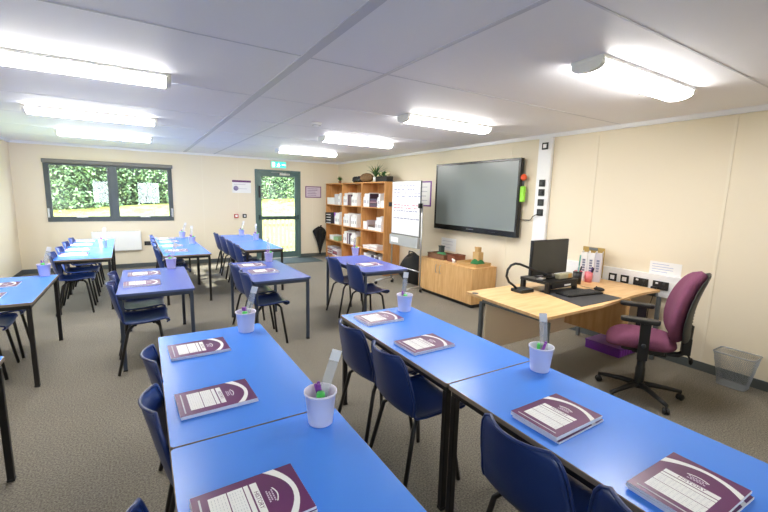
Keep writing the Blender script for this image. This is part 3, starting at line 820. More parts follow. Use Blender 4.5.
def spine_book(mi, th, h, d=0.21):
    t = thing('shelf_book', '', 'book')
    MB().box(-d/2, d/2, th/2-0.0015, th/2, 0, h).box(-d/2, d/2, -th/2, -th/2+0.0015, 0, h).box(-d/2, -d/2+0.002, -th/2+0.0015, th/2-0.0015, 0, h).build('cover', SPINES[mi], t)
    MB().box(-d/2+0.002, d/2-0.003, -th/2+0.0015, th/2-0.0015, 0.003, h-0.003).build('pages', PAGES, t)
    return t
def flat_book(mi, th, w=0.21, d=0.29):
    t = thing('shelf_book', '', 'book')
    MB().box(-w/2, w/2, -d/2, d/2, 0, 0.0015).box(-w/2, w/2, -d/2, d/2, th-0.0015, th).box(-w/2, -w/2+0.0015, -d/2, d/2, 0.0015, th-0.0015).build('cover', SPINES[mi], t)
    MB().box(-w/2+0.002, w/2-0.002, -d/2+0.003, d/2-0.003, 0.0015, th-0.0015).build('pages', PAGES, t)
    return t
BAY = ['right', 'middle', 'left']; ROWN = ['bottom shelf', 'second lowest shelf', 'second highest shelf', 'top shelf']
# contents of each bay, listed picture-left to picture-right: (kind, args)
def fill(bay, row_, items):
    yb = (BY0+BY1)/2+ys_[bay+1]-0.03; ya = (BY0+BY1)/2+ys_[bay]+0.03
    z = SH[row_]+0.0005; y = yb
    place = 'in %s bay, %s of bookcase' % (BAY[bay], ROWN[row_])
    cnt = {}; tot = {}
    ordn = ['first', 'second', 'third', 'fourth', 'fifth', 'sixth', 'seventh', 'eighth', 'ninth', 'tenth', 'eleventh', 'twelfth', 'thirteenth', 'fourteenth']
    for it in items:
        k = it[0]
        if k == 'gap': y -= it[1]; continue
        cnt[k] = cnt.get(k, 0)+1; nth = ordn[cnt[k]-1]
        if k == 'file':
            o = mfp if 'mf' not in used else copy_tree(mfp); used.add('mf')
            if y-0.084 < ya: break
            o.location = (-0.255+random.Random(int(y*50)).uniform(-.01, .01), y-0.042, z)
            o['label'] = 'white magazine file, %s %s' % (nth, place); o['group'] = 'magazine files in the bookcase'; y -= 0.086
        elif k == 'book':
            mi, th, h = it[1:]
            if y-th < ya: break
            o = spine_book(mi, th, h); o.location = (-0.26, y-th/2-0.001, z)
            o['label'] = '%s upright book, %s %s' % (['dark purple', 'black', 'mauve', 'white', 'slate', 'rose', 'pale grey', 'brown'][mi], nth, place); o['group'] = 'upright books in the bookcase'; y -= th+0.002
        elif k == 'flat':
            zz = z; lst = it[1]
            for q, (mi, th) in enumerate(lst):
                o = flat_book(mi, th); o.location = (-0.265, y-0.15, zz); o.rotation_euler = (0, 0, random.Random(q*7+row_).uniform(-.05, .05)); zz += th+0.0008
                o['label'] = '%s flat book, %s up, pile %s %s' % (['dark purple', 'black', 'mauve', 'white', 'slate', 'rose', 'pale grey', 'brown'][mi], ordn[q], nth if cnt[k] > 1 else 'one', place); o['group'] = 'flat books in the bookcase'
            y -= 0.31
        elif k == 'box':
            w_, h_, mm, nm, dd = it[1:]
            t = thing('storage_box', '%s storage box, %s %s' % (nm, nth, place), 'box', (-0.24, y-w_/2, z))
            MB().box(-dd/2, dd/2, -w_/2, w_/2, 0, h_*0.8).build('body', mm, t, bevel=0.004)
            MB().box(-dd/2-0.004, dd/2+0.004, -w_/2-0.004+0.004, w_/2, h_*0.8, h_).build('lid', mm, t, bevel=0.004)
            y -= w_+0.006
        elif k == 'tray':
            w_, n = it[1:]
            for q in range(n):
                t = thing('letter_tray', 'black letter tray, %s up in stack %s' % (ordn[q], place), 'tray', (-0.27, y-w_/2, z+q*0.068), 0, 'stacked black letter trays')
                MB().box(-0.16, 0.16, -w_/2, w_/2, 0, 0.004).box(0.156, 0.16, -w_/2, w_/2, 0.004, 0.045).box(-0.16, 0.16, -w_/2, -w_/2+0.004, 0.004, 0.066).box(-0.16, 0.16, w_/2-0.004, w_/2, 0.004, 0.066).build('tray', DGREY, t)
                MB().box(-0.14, 0.14, -w_/2+0.008, w_/2-0.008, 0.0045, 0.022).build('papers', PAPER, t)
            y -= w_+0.008
fill(2, 3, [('box', 0.42, 0.17, WHITE, 'long white', 0.28), ('box', 0.22, 0.26, mat('pale_grey_box', (200, 196, 200), 0.6), 'pale grey', 0.26), ('gap', 0.01), ('file',)])
fill(1, 3, [('file',), ('file',), ('gap', 0.01), ('book', 2, .022, .25), ('book', 0, .03, .24), ('book', 1, .025, .25), ('book', 7, .03, .23), ('book', 0, .022, .25), ('book', 2, .03, .24), ('book', 1, .03, .25), ('gap', .02), ('file',), ('file',), ('file',)])
fill(0, 3, [('file',), ('file',), ('file',), ('book', 1, .03, .28), ('flat', [(0, .03), (4, .025), (1, .03), (2, .025), (0, .03), (4, .03)]), ('gap', 0.01), ('file',), ('box', 0.14, 0.14, WHITE, 'small white', 0.22)])
fill(2, 2, [('tray', 0.33, 4), ('box', 0.10, 0.28, VIOLET, 'narrow violet', 0.2), ('file',), ('file',), ('file',)])
fill(1, 2, [('file',), ('file',), ('file',), ('book', 3, .03, .26), ('book', 6, .03, .26), ('book', 7, .03, .24), ('book', 3, .04, .25), ('file',), ('file',), ('file',)])
fill(0, 2, [('box', 0.16, 0.17, WHITE, 'white', 0.25), ('book', 2, .025, .2), ('book', 6, .03, .2), ('flat', [(3, .03), (3, .03), (1, .02), (7, .025)]), ('file',), ('file',), ('file',)])
fill(2, 1, [('gap', 0.12), ('box', 0.24, 0.12, WHITE, 'white', 0.25), ('box', 0.26, 0.09, mat('pale_green_box', (150, 190, 150), 0.5), 'pale green', 0.25)])
fill(1, 1, [('file',), ('file',), ('book', 2, .03, .25), ('book', 0, .03, .25), ('book', 3, .03, .26), ('book', 1, .03, .25), ('book', 4, .03, .24), ('book', 0, .03, .25), ('file',), ('file',), ('gap', 0.04), ('box', 0.1, 0.2, CARD, 'brown card', 0.2)])
fill(0, 1, [('flat', [(3, .02), (6, .02), (3, .025)]), ('flat', [(3, .03), (6, .03), (3, .02), (3, .02)])])
fill(2, 0, [('flat', [(5, .03), (3, .03), (2, .03), (3, .02), (5, .03), (6, .03), (3, .03)]), ('flat', [(3, .03), (0, .03), (5, .03), (2, .03), (3, .03), (6, .03)])])
fill(0, 0, [('file',), ('file',), ('box', 0.2, 0.24, WHITE, 'white', 0.25), ('book', 1, .04, .27), ('book', 1, .04, .27), ('file',), ('book', 1, .04, .25), ('book', 4, .04, .25), ('book', 1, .04, .27), ('file',)])

# things on top of the bookcase
def leaves(mb, n, base, spread, length, width, rnd, mi=0):
    for i in range(n):
        a_ = rnd.uniform(0, 2*PI); tilt = rnd.uniform(0.1, spread); L = length*rnd.uniform(.7, 1.1)
        pts = []
        for k in range(6):
            f = k/5; r = L*f*math.sin(tilt*(0.5+0.8*f)); z = L*f*math.cos(tilt*(0.4+0.8*f))
            pts.append((base[0]+r*math.cos(a_), base[1]+r*math.sin(a_), base[2]+z))
        wd = [width*math.sin(PI*(0.12+0.86*k/5)) for k in range(6)]
        px, py = -math.sin(a_), math.cos(a_)
        vs = []
        for p, w_ in zip(pts, wd): vs += [(p[0]-px*w_, p[1]-py*w_, p[2]), (p[0], p[1], p[2]-w_*0.3), (p[0]+px*w_, p[1]+py*w_, p[2])]
        mb.add(vs, [(k*3+j, k*3+j+1, k*3+j+4, k*3+j+3) for k in range(5) for j in range(2)], mi, smooth=True)
rnd = random.Random(5)
t = thing('potted_plant', 'spiky green plant in a white pot on top of the bookcase', 'plant', (-0.24, -2.36, TOP+0.0005))
MB().lathe([(0.001, 0), (0.045, 0), (0.058, 0.11), (0.052, 0.11), (0.048, 0.09), (0.001, 0.09)], 18).build('pot', WHITE, t)
mb = MB(); leaves(mb, 34, (0, 0, 0.09), 0.95, 0.32, 0.011, rnd); mb.build('foliage', LEAF, t, solid=0.001)
t = thing('planter_trough', 'black trough with pale yellow flowers at the right end of the bookcase top', 'planter', (-0.24, -2.68, TOP+0.0005))
MB().box(-0.08, 0.08, -0.25, 0.19, 0, 0.11).build('trough', BLACKP, t, bevel=0.01)
mb = MB()
for i in range(26):
    mb.ball(rnd.uniform(-.06, .06), rnd.uniform(-.18, .13), rnd.uniform(.13, .19), .03, .03, .026, 0 if i % 3 else 1, 8, 5)
leaves(mb, 30, (0, -0.02, 0.10), 1.2, 0.14, 0.02, rnd, 1)
mb.build('flowers', [mat('pale_yellow_petals', (222, 214, 168), 0.7), LEAF], t)
t = thing('wicker_ball', 'rounded brown wicker basket lying on top of the bookcase', 'basket', (-0.24, -1.98, TOP+0.0005))
MB().ball(0, 0, 0.10, 0.12, 0.22, 0.10).build('body', mat('straw', (150, 122, 84), 0.9, noise=(60, (110, 84, 56), (1, 1, 4)), bump=(80, .5)), t)
mb = MB()
for k in range(7):
    r_ = math.sin(PI*(k+1)/8)
    mb.tube([(0.122*r_*math.cos(q*PI/12), -0.22*math.cos(PI*(k+1)/8), 0.10+0.102*r_*math.sin(q*PI/12)) for q in range(0, 13)], 0.004, 5)
mb.build('weave', WICKER, t)
for y, s_, lb in ((-1.50, 1.0, 'black round lump like a helmet, left of the two dark ones on bookcase top'), (-1.68, 0.8, 'black round dark pot next to the wicker basket on bookcase top')):
    t = thing('dark_bowl', lb, 'bowl', (-0.24, y, TOP+0.0005))
    MB().lathe([(0.001, 0), (0.075*s_, 0), (0.10*s_, 0.05), (0.095*s_, 0.11), (0.06*s_, 0.14+0.03*(1-s_)), (0.001, 0.145)], 20).build('body', BLACKP, t)
    MB().lathe([(0.098*s_, 0.045), (0.108*s_, 0.05), (0.108*s_, 0.058), (0.098*s_, 0.062)], 20).build('rim', DGREY, t)
t = thing('potted_plant', 'tiny leafy plant on the left end of the bookcase top', 'plant', (-0.24, -0.62, TOP+0.0005))
MB().lathe([(0.001, 0), (0.03, 0), (0.042, 0.06), (0.037, 0.06), (0.033, 0.05), (0.001, 0.05)], 16).build('pot', mat('terracotta', (150, 110, 90), 0.8), t)
mb = MB(); leaves(mb, 22, (0, 0, 0.05), 1.2, 0.13, 0.016, rnd); mb.build('foliage', LEAF, t, solid=0.001)

# ------------------------------------------------------------------ umbrella in the corner
t = thing('umbrella', 'black folded umbrella standing between the door wall and the bookcase', 'umbrella', (-0.57, -0.14, 0), 0)
def umf(u, v):
    a_ = 2*PI*u; z = 0.06+0.70*v
    r = 0.016+0.135*min(1, v/0.82)**1.1*(1 if v < 0.82 else max(0.05, 1-((v-0.82)/0.18)**1.6))
    r *= 1+0.30*v*math.sin(a_*7)+0.10*math.sin(a_*3+v*6)
    return (r*math.cos(a_), r*math.sin(a_)*0.62, z+0.04*math.sin(a_*5)*v)
MB().grid(umf, 64, 20).build('canopy', mat('black_fabric', (20, 20, 22), 0.9), t)
MB().tube([(0, 0, 0.0), (0, 0, 0.78)], 0.006, 8).build('shaft', GREYM, t)
MB().tube([(0, 0, 0.74), (0, 0, 0.79), (0.01, 0, 0.81), (0.03, 0, 0.815), (0.05, 0, 0.80)], 0.011, 8).build('handle', BLACKP, t)
t = MB().box(-2.2, -0.78, -0.85, -0.02, 0.0005, 0.008).build('door_mat', mat('mat_teal_grey', (66, 80, 84), 0.95, bump=(300, .6)))
tag(t, 'dark teal grey entrance mat on the carpet before the door', 'mat')

# ------------------------------------------------------------------ flip chart easel
t = thing('flip_chart', 'white flip chart board on grey wheeled stand beside the bookcase', 'flip chart', (-0.60, -4.03, 0))
MB().box(-0.012, 0.012, -0.43, 0.43, 0.93, 1.87).build('board', GREYM, t, bevel=0.004)
mb = MB().box(-0.0155, -0.012, -0.415, 0.415, 0.95, 1.86)
rr = random.Random(2)
for k, z in enumerate((1.78, 1.72, 1.66, 1.60, 1.45, 1.40, 1.35, 1.22)):
    y = 0.36
    while y > -0.36:
        l = rr.uniform(0.03, 0.10)
        if rr.random() < .85: mb.box(-0.0162, -0.0155, y-l, y, z, z+0.014, 2 if k in (4, 5) else 1)
        y -= l+0.02
mb.build('sheet', [mat('flip_paper', (224, 224, 226), 0.7), mat('marker_blue_grey', (88, 98, 140), 0.7), mat('marker_red', (196, 84, 112), 0.7)], t)
MB().box(-0.05, 0.012, -0.43, 0.43, 0.745, 0.925).build('tray_panel', mat('tray_grey', (164, 168, 170), 0.5), t, bevel=0.006)
MB().box(-0.056, -0.05, 0.14, 0.36, 0.79, 0.88).build('label_plate', UPVC, t)
MB().box(-0.06, 0.0, -0.47, -0.43, 1.42, 1.50).build('clamp', BLACKP, t, bevel=0.005)
MB().box(-0.06, 0.0, 0.43, 0.47, 1.42, 1.50).build('clamp', BLACKP, t, bevel=0.005)
for s in (-1, 1):
    MB().tube([(0.02, s*0.445, 0.09), (0.02, s*0.445, 1.50)], 0.014, 10).build('post', SILVER, t)
    f_ = MB().tube([(-0.32, s*0.445, 0.065), (-0.15, s*0.445, 0.09), (0.02, s*0.445, 0.10), (0.07, s*0.445, 0.065)], 0.016, 8).build('foot', SILVER, t)
    for xx in (-0.31, 0.045): MB().lathe([(0.028, -0.01), (0.028, 0.01)], 14, TR(xx, s*0.445, 0.0285) @ RX(PI/2)).build('castor', BLACKP, f_)
MB().tube([(0.02, -0.445, 0.35), (0.02, 0.445, 0.35)], 0.011, 8).build('cross_bar', SILVER, t)
t = thing('black_bag', 'bulky black bag on the floor behind the flip chart', 'bag', (-0.21, -3.80, 0), 0.0)
def bagf(u, v):
    a_ = 2*PI*u; q = 1+0.07*math.sin(a_*3+v*7)+0.05*math.sin(a_*7+v*3)
    r = max(0.001, math.sin(PI*min(1, 0.08+0.92*v)))**0.35*q
    return (0.17*r*math.cos(a_), 0.40*r*math.sin(a_), 0.54*v*(1+0.08*math.sin(a_*2)))
bg_ = MB().grid(bagf, 40, 14).build('sack', mat('black_nylon', (18, 18, 20), 0.7), t)
MB().tube([(-0.06, -0.1, 0.49), (-0.08, -0.06, 0.60), (-0.08, 0.06, 0.60), (-0.06, 0.1, 0.49)], 0.012, 8).build('handle', BLACKP, t)
t = thing('yellow_folder', 'pale yellow folder leaning behind flip chart next to the cupboard', 'folder', (-0.03, -4.185, 0))
MB().box(-0.02, 0.02, -0.13, 0.13, 0, 0.62).build('cover', mat('pale_yellow', (206, 196, 120), 0.6), t, bevel=0.003)
MB().box(-0.014, 0.014, -0.125, 0.125, 0.62, 0.628).build('papers', PAPER, t)

# ------------------------------------------------------------------ low cupboard with models
t = thing('low_cupboard', 'low beech cupboard with two doors under the wall screen', 'cupboard', (-0.262, -4.98, 0), -0.015)
CW, CD, CH = 0.655, 0.24, 0.595
MB().box(-CD+0.02, CD, -CW, -CW+0.018, 0.06, CH-0.022).build('side_panel', BEECHV, t)
MB().box(-CD+0.02, CD, CW-0.018, CW, 0.06, CH-0.022).build('side_panel', BEECHV, t)
MB().box(CD-0.01, CD-0.002, -CW+0.018, CW-0.018, 0.06, CH-0.022).box(-CD+0.02, CD-0.01, -CW+0.018, CW-0.018, 0.06, 0.078).build('carcass', BEECHV, t)
MB().box(-CD, CD, -CW-0.005, CW+0.005, CH-0.022, CH).build('top_board', BEECHV, t, bevel=0.002)
MB().box(-CD+0.05, CD-0.02, -CW+0.03, CW-0.03, 0, 0.06).build('plinth', BLACKP, t)
for s in (-1, 1):
    y0, y1 = (0.12, CW-0.001) if s > 0 else (-CW+0.001, 0.117)
    dd = MB().box(-CD+0.002, -CD+0.02, y0, y1, 0.062, CH-0.025).build('door', BEECHV, t, bevel=0.001)
    yh = 0.12+0.05 if s > 0 else 0.117-0.05
    MB().tube([(-CD+0.002, yh, 0.40), (-CD-0.022, yh, 0.41), (-CD-0.026, yh, 0.475), (-CD-0.022, yh, 0.52), (-CD+0.002, yh, 0.53)], 0.005, 8).build('handle', SILVER, dd)
CZ = CH+0.0005
def basket(name, label, x, y, w_, d_, h_, m, rz=0.0):
    t = thing(name, label, 'tray', (x, y, CZ), rz)
    MB().box(-d_, d_, -w_, w_, 0, 0.006).box(-d_, -d_+0.008, -w_, w_, 0.006, h_).box(d_-0.008, d_, -w_, w_, 0.006, h_).box(-d_+0.008, d_-0.008, -w_, -w_+0.008, 0.006, h_).box(-d_+0.008, d_-0.008, w_-0.008, w_, 0.006, h_).build('body', m, t, bevel=0.003)
    MB().tube([(-d_, -w_, h_), (d_, -w_, h_), (d_, w_, h_), (-d_, w_, h_)], 0.007, 8, closed=True).build('rim', m, t)
    return t
basket('wicker_tray', 'brown wicker tray on left end of the low cupboard', -0.27, -4.64, 0.20, 0.13, 0.085, WICKER, 0.05)
t = basket('wooden_box', 'small dark red brown box between the two trays on the cupboard', -0.25, -4.985, 0.085, 0.12, 0.10, mat('red_brown', (124, 72, 52), 0.7), 0.05)
t = thing('model_tower', 'dark green and grey model tower on green base in the wicker tray', 'model', (-0.27, -4.64, CZ+0.007))
mb = MB().ball(0, 0, 0.05, 0.08, 0.09, 0.06); mb.build('mound', mat('model_green', (70, 130, 84), 0.9, bump=(60, .6)), t)
MB().box(-0.035, 0.035, -0.035, 0.035, 0.09, 0.20).box(-0.042, 0.042, -0.042, 0.042, 0.19, 0.205).build('tower', mat('model_dark', (58, 66, 66), 0.8), t, bevel=0.003)
basket('card_tray', 'shallow cardboard tray on right end of the low cupboard', -0.26, -5.385, 0.20, 0.16, 0.045, CARD, 0.05)
t = thing('castle_model', 'cardboard castle model on a green painted hill on the cupboard', 'model', (-0.25, -5.46, CZ+0.007))
MB().lathe([(0.12, 0), (0.11, 0.03), (0.085, 0.07), (0.055, 0.10), (0.001, 0.11)], 18).build('hill', mat('paint_green', (44, 110, 60), 0.9, bump=(50, .6)), t)
mb = MB().box(-0.05, 0.05, -0.06, 0.06, 0.08, 0.19)
for k in range(3): mb.box(-0.05, 0.05, -0.06+k*0.048, -0.036+k*0.048, 0.19, 0.205)
mb.build('keep', CARD, t)
MB().box(-0.035, 0.03, -0.035, 0.035, 0.19, 0.28).box(-0.038, -0.035, -0.04, 0.04, 0.26, 0.285).build('turret', CARD, t)
t = thing('animal_figure', 'tiny white toy figure at left corner of the card tray', 'toy', (-0.42, -5.12, CZ))
MB().ball(0, 0, 0.045, 0.02, 0.03, 0.018).ball(0, 0.03, 0.06, 0.012, 0.014, 0.012).build('body', PAPER, t)
mb = MB()
for sx in (-.01, .01):
    for sy in (-.018, .018): mb.tube([(sx, sy, 0), (sx, sy, 0.035)], 0.004, 6)
mb.build('legs', PAPER, t)

# ------------------------------------------------------------------ teacher's desk
DZ = 0.73
t = thing('teacher_desk', 'beech teacher desk with grey frame at the right wall', 'desk', (-1.075, -7.48, 0))
lx, rx, fy, by = -0.955, 0.965, -0.45, 0.45
poly = [(lx+0.065, by), (rx, by), (rx, fy+0.06)]
for k in range(13):
    f = k/12; poly.append((rx-0.0-f*1.15, fy+0.06+0.03*math.sin(PI*f)-0.06*(0.5-0.5*math.cos(PI*f))))
poly += [(lx, fy)]
MB().prism(poly, DZ-0.025, DZ).build('desktop', BEECH, t, bevel=0.002)
DKM = mat('desk_grey_metal', (88, 94, 98), 0.4)
for x in (lx+0.10, rx-0.05):
    for y, yy in ((fy+0.04, 0), (by-(0.17 if x < 0 else 0.05), 0)):
        MB().box(x-0.016, x+0.016, y-0.018, y+0.018, 0.01, DZ-0.06).build('leg', DKM, t, bevel=0.004)
    MB().box(x-0.02, x+0.02, fy+0.062, by-(0.19 if x < 0 else 0.072), DZ-0.065, DZ-0.026).build('side_rail', DKM, t, bevel=0.003)
MB().box(lx+0.122, rx-0.072, by-0.21, by-0.192, 0.21, DZ-0.026).build('modesty_panel', mat('beech_lit_tone', (252, 232, 204), 0.5), t, bevel=0.001)  # desk beech, colour lightened to stand in for light on the panel
MB().box(rx-0.60, rx-0.582, fy+0.05, by-0.215, 0.30, DZ-0.026).build('divider_panel', BEECHV, t, bevel=0.001)
for x, y in ((lx+0.09, by-0.09), (rx-0.12, by-0.09)):
    MB().lathe([(0.03, 0), (0.03, 0.003), (0.024, 0.004), (0.001, 0.004)], 20, TR(x, y, DZ)).build('cable_grommet', DGREY, t)
z = DZ+0.0005
t = thing('desk_mat', 'dark grey mat on the desk under keyboard and mouse', 'mat', (-1.14, -7.655, z))
MB().prism([(-0.17, 0.31), (0.32, 0.25), (0.30, -0.22), (-0.33, -0.22)], 0, 0.003).build('sheet', mat('dark_mat', (58, 58, 62), 0.7), t)
t = thing('keyboard', 'black keyboard lying on the dark desk mat', 'keyboard', (-1.055, -7.595, z+0.0035), -0.15)
MB().prism(rrect(-0.225, 0.225, -0.08, 0.08, 0.01), 0, 0.014).build('body', BLACKP, t, bevel=0.002)
mb = MB()
for r_ in range(5):
    for k in range(15): mb.box(-0.212+k*0.0285, -0.188+k*0.0285, -0.066+r_*0.027, -0.044+r_*0.027, 0.014, 0.019)
mb.build('keys', DGREY, t)
t = thing('computer_mouse', 'black mouse right of the keyboard on the desk', 'mouse', (-0.74, -7.60, z+0.0035), 0.2)
MB().ball(0, 0, 0.012, 0.03, 0.052, 0.02).build('body', BLACKP, t)
MB().lathe([(0.008, -0.003), (0.008, 0.003)], 10, TR(0, 0.025, 0.03) @ RY(PI/2)).build('wheel', DGREY, t)
MB().tube([(0, 0.05, 0.01), (0.02, 0.12, 0.004), (0.05, 0.2, 0.004)], 0.002, 5).build('cable', BLACKP, t)
t = thing('monitor_riser', 'black plastic monitor stand raised on feet on the desk', 'stand', (-1.115, -7.30, z))
MB().prism(rrect(-0.235, 0.235, -0.17, 0.17, 0.02), 0.085, 0.112).build('shelf', BLACKP, t, bevel=0.002)
MB().box(-0.19, 0.19, -0.17, -0.155, 0.045, 0.085).build('drawer_front', BLACKP, t, bevel=0.003)
MB().box(0.0, 0.10, -0.172, -0.17, 0.058, 0.074).build('badge', PAPER, t)
for sx in (-1, 1):
    for sy in (-1, 1): MB().box(sx*0.21-0.02, sx*0.21+0.02, sy*0.14-0.02, sy*0.14+0.02, 0, 0.085).build('foot', BLACKP, t, bevel=0.004)
t = thing('monitor', 'flat black computer monitor on the raised stand', 'monitor', (-1.11, -7.28, z+0.1125), 0.0)
MB().prism(rrect(-0.12, 0.12, -0.08, 0.09, 0.03), 0, 0.012).build('base', BLACKP, t, bevel=0.002)
MB().box(-0.03, 0.03, 0.02, 0.045, 0.012, 0.20).build('neck', BLACKP, t, bevel=0.004)
MB().box(-0.28, 0.28, -0.012, 0.02, 0.03, 0.375).build('casing', BLACKP, t, bevel=0.005)
MB().box(-0.27, 0.27, -0.0135, -0.012, 0.045, 0.366).build('screen', MONI, t)
t = thing('visualiser', 'black document camera with curved gooseneck on the desk', 'visualiser', (-1.47, -7.27, z))
MB().prism(rrect(-0.09, 0.09, -0.07, 0.07, 0.015), 0, 0.028).build('base', BLACKP, t, bevel=0.004)
mb = MB()
for k in range(4): mb.lathe([(0.008, 0), (0.008, 0.004), (0.001, 0.004)], 10, TR(-0.04+k*0.027, -0.045, 0.028))
mb.build('buttons', GREYM, t)
gp = [(-0.05, 0.03, 0.028), (-0.09, 0.03, 0.06), (-0.16, 0.03, 0.10), (-0.20, 0.03, 0.16), (-0.19, 0.03, 0.22), (-0.15, 0.03, 0.26), (-0.09, 0.03, 0.272), (-0.02, 0.03, 0.26), (0.04, 0.0, 0.235), (0.10, -0.05, 0.205), (0.16, -0.09, 0.185), (0.21, -0.10, 0.172)]
MB().tube(gp, 0.0115, 10).build('gooseneck', BLACKP, t)
MB().box(0.19, 0.27, -0.125, -0.075, 0.145, 0.172).build('camera_head', BLACKP, t, bevel=0.008)
t = thing('tissue_box', 'small beige box on the monitor stand before the screen', 'box', (-1.03, -7.405, z+0.1125))
MB().box(-0.11, 0.10, -0.03, 0.03, 0, 0.055).build('body', mat('beige_box', (176, 170, 140), 0.6), t, bevel=0.012)
MB().box(0.02, 0.07, -0.0315, -0.03, 0.01, 0.05).build('label', mat('amber_label', (206, 156, 84), 0.6), t)
t = thing('phone', 'small silver device lying on left end of the monitor stand', 'device', (-1.28, -7.33, z+0.1125), 0.3)
MB().prism(rrect(-0.05, 0.05, -0.03, 0.03, 0.008), 0, 0.012).build('body', SILVER, t, bevel=0.002)
MB().box(-0.035, 0.035, -0.02, 0.02, 0.012, 0.0128).build('face', PAPER, t)
def deskpot(label, x, y, m, r, h):
    t = thing('desk_pot', label, 'pot', (x, y, z))
    MB().lathe([(0.001, 0.003), (r*0.9, 0), (r, h), (r*0.92, h), (r*0.84, 0.005), (0.001, 0.005)], 20).build('body', m, t)
    MB().lathe([(r*1.0, h-0.008), (r*1.06, h-0.004), (r*1.0, h)], 20).build('rim', m, t)
deskpot('pink pot on desk between monitor and folders', -0.50, -7.22, PINK, 0.04, 0.115)
deskpot('pale pink pot on desk directly left of the folders', -0.43, -7.30, mat('pale_pink', (232, 130, 140), 0.4), 0.04, 0.11)
deskpot('black pot on desk just right of the monitor', -0.64, -7.30, BLACKP, 0.045, 0.13)
def stick(label, x, y, m, h, lean, az, name='marker_pen', cat='pen'):
    t = thing(name, label, cat, (x, y, z+0.006)); t.rotation_euler = (lean*math.cos(az), lean*math.sin(az), 0)
    MB().lathe([(0.006, 0), (0.006, h*0.65)], 10).build('barrel', m, t)
    MB().lathe([(0.0072, h*0.65), (0.0072, h), (0.004, h+0.004), (0.001, h+0.004)], 10).build('cap', m, t)
stick('tall teal stick standing in the black desk pot', -0.645, -7.305, mat('teal_stick', (110, 180, 170), 0.5), 0.30, 0.04, 1.0, 'teal_ruler', 'ruler')
stick('dark violet marker leaning right in the pale pink pot', -0.43, -7.30, mat('deep_violet', (70, 40, 110), 0.5), 0.16, 0.3, 1.4)
stick('black marker leaning in the pale pink pot', -0.44, -7.31, BLACKP, 0.155, 0.25, 0.6)
stick('black marker leaning right in the pink pot', -0.50, -7.22, BLACKP, 0.16, 0.3, 1.5)
stick('violet marker upright in the pink pot', -0.51, -7.21, VIOLET, 0.16, 0.1, 0.4)
def folder(label, x, y, h, m, rz=0.0, lean=0.0):
    t = thing('lever_folder', label, 'folder', (x, y, z), rz)
    MB().box(-0.12, 0.12, -0.0325, -0.029, 0, h).box(-0.12, 0.12, 0.029, 0.0325, 0, h).box(-0.12, -0.117, -0.029, 0.029, 0, h).build('cover', m, t)
    MB().box(-0.115, 0.115, -0.027, 0.027, 0.004, h-0.02).build('papers', PAPER, t)
    mb = MB()
    for k in range(5): mb.box(-0.1215, -0.12, -0.014, 0.014, h*0.35+k*0.028, h*0.35+k*0.028+0.02)
    mb.build('spine_print', mat('spine_grey', (120, 126, 150), 0.7), t)
folder('white folder with printed spine, left of three on the desk', -0.31, -7.17, 0.315, WHITE, 0.45)
folder('white folder with printed spine, middle of three on the desk', -0.28, -7.232, 0.31, WHITE, 0.45)
folder('grey edged folder, right of three on the desk by the first socket', -0.25, -7.294, 0.315, mat('grey_folder', (205, 205, 216), 0.6), 0.45)
t = thing('clipboard', 'golden clipboard edge leaning on the wall behind the desk folders', 'clipboard', (-0.085, -7.13, z+0.145))
MB().box(-0.006, 0.0, -0.13, 0.13, -0.14, 0.20).build('board', mat('golden_board', (176, 146, 78), 0.6), t, bevel=0.002)
MB().box(-0.016, -0.006, -0.05, 0.05, 0.165, 0.195).build('clip', GREYM, t, bevel=0.002)
t = thing('purple_box', 'flat purple plastic crate on the floor under the desk', 'crate', (-0.235, -7.52, 0), 0.0)
MB().box(-0.19, 0.19, -0.185, 0.185, 0, 0.085).build('body', PBOX, t, bevel=0.006)
MB().box(-0.196, 0.196, -0.191, 0.191, 0.0855, 0.10).build('lid', PBOX, t, bevel=0.005)
mb = MB()
for k in range(7): mb.box(-0.17+k*0.052, -0.14+k*0.052, -0.190, -0.185, 0.015, 0.075)
mb.build('ribs', mat('bright_violet', (150, 66, 196), 0.4), t)

# ------------------------------------------------------------------ waste bin (wire mesh)
t = thing('waste_bin', 'silver wire mesh waste bin against the right wall', 'bin', (-0.135, -8.545, 0), 0)
MESH = mat('mesh_grey', (150, 156, 162), 0.4, metal=0.3)
B0 = rrect(-0.075, 0.075, -0.10, 0.10, 0.03, 5); B1 = rrect(-0.11, 0.11, -0.145, 0.145, 0.03, 5)
Hb = 0.30; n = len(B0)
lp = lambda p, q, f: (p[0]*(1-f)+q[0]*f, p[1]*(1-f)+q[1]*f)
mb = MB()
def loop(f, m_=1):
    ring = [lp(B0[i], B1[i], f) for i in range(n)]
    return ring
def resample(ring, cnt):
    L_ = [0]
    for i in range(len(ring)): L_.append(L_[-1]+math.dist(ring[i], ring[(i+1) % len(ring)]))
    out = []
    for k in range(cnt):
        d_ = L_[-1]*k/cnt; i = max(j for j in range(len(ring)) if L_[j] <= d_); f = (d_-L_[i])/max(1e-9, L_[i+1]-L_[i])
        out.append(lp(ring[i], ring[(i+1) % len(ring)], f))
    return out
NV = 72; bot, top_ = resample(loop(0), NV), resample(loop(1), NV)
for sgn in (1, -1):
    for k in range(NV):
        q = (k+sgn*9) % NV
        p0, p1 = bot[k], top_[q]; pts = []
        for s in range(5):
            f = s/4; kk = (k+sgn*9*f)
            i0 = int(math.floor(kk)) % NV; i1 = (i0+1) % NV; fr_ = kk-math.floor(kk)
            b_ = lp(bot[i0], bot[i1], fr_); t_ = lp(top_[i0], top_[i1], fr_); x_, y_ = lp(b_, t_, f)
            pts.append((x_, y_, 0.01+f*(Hb-0.01)))
        mb.tube(pts, 0.0009, 3)
mb.build('wire_mesh', MESH, t)
MB().tube([(x, y, Hb) for x, y in B1], 0.005, 8, closed=True).build('rim', MESH, t)
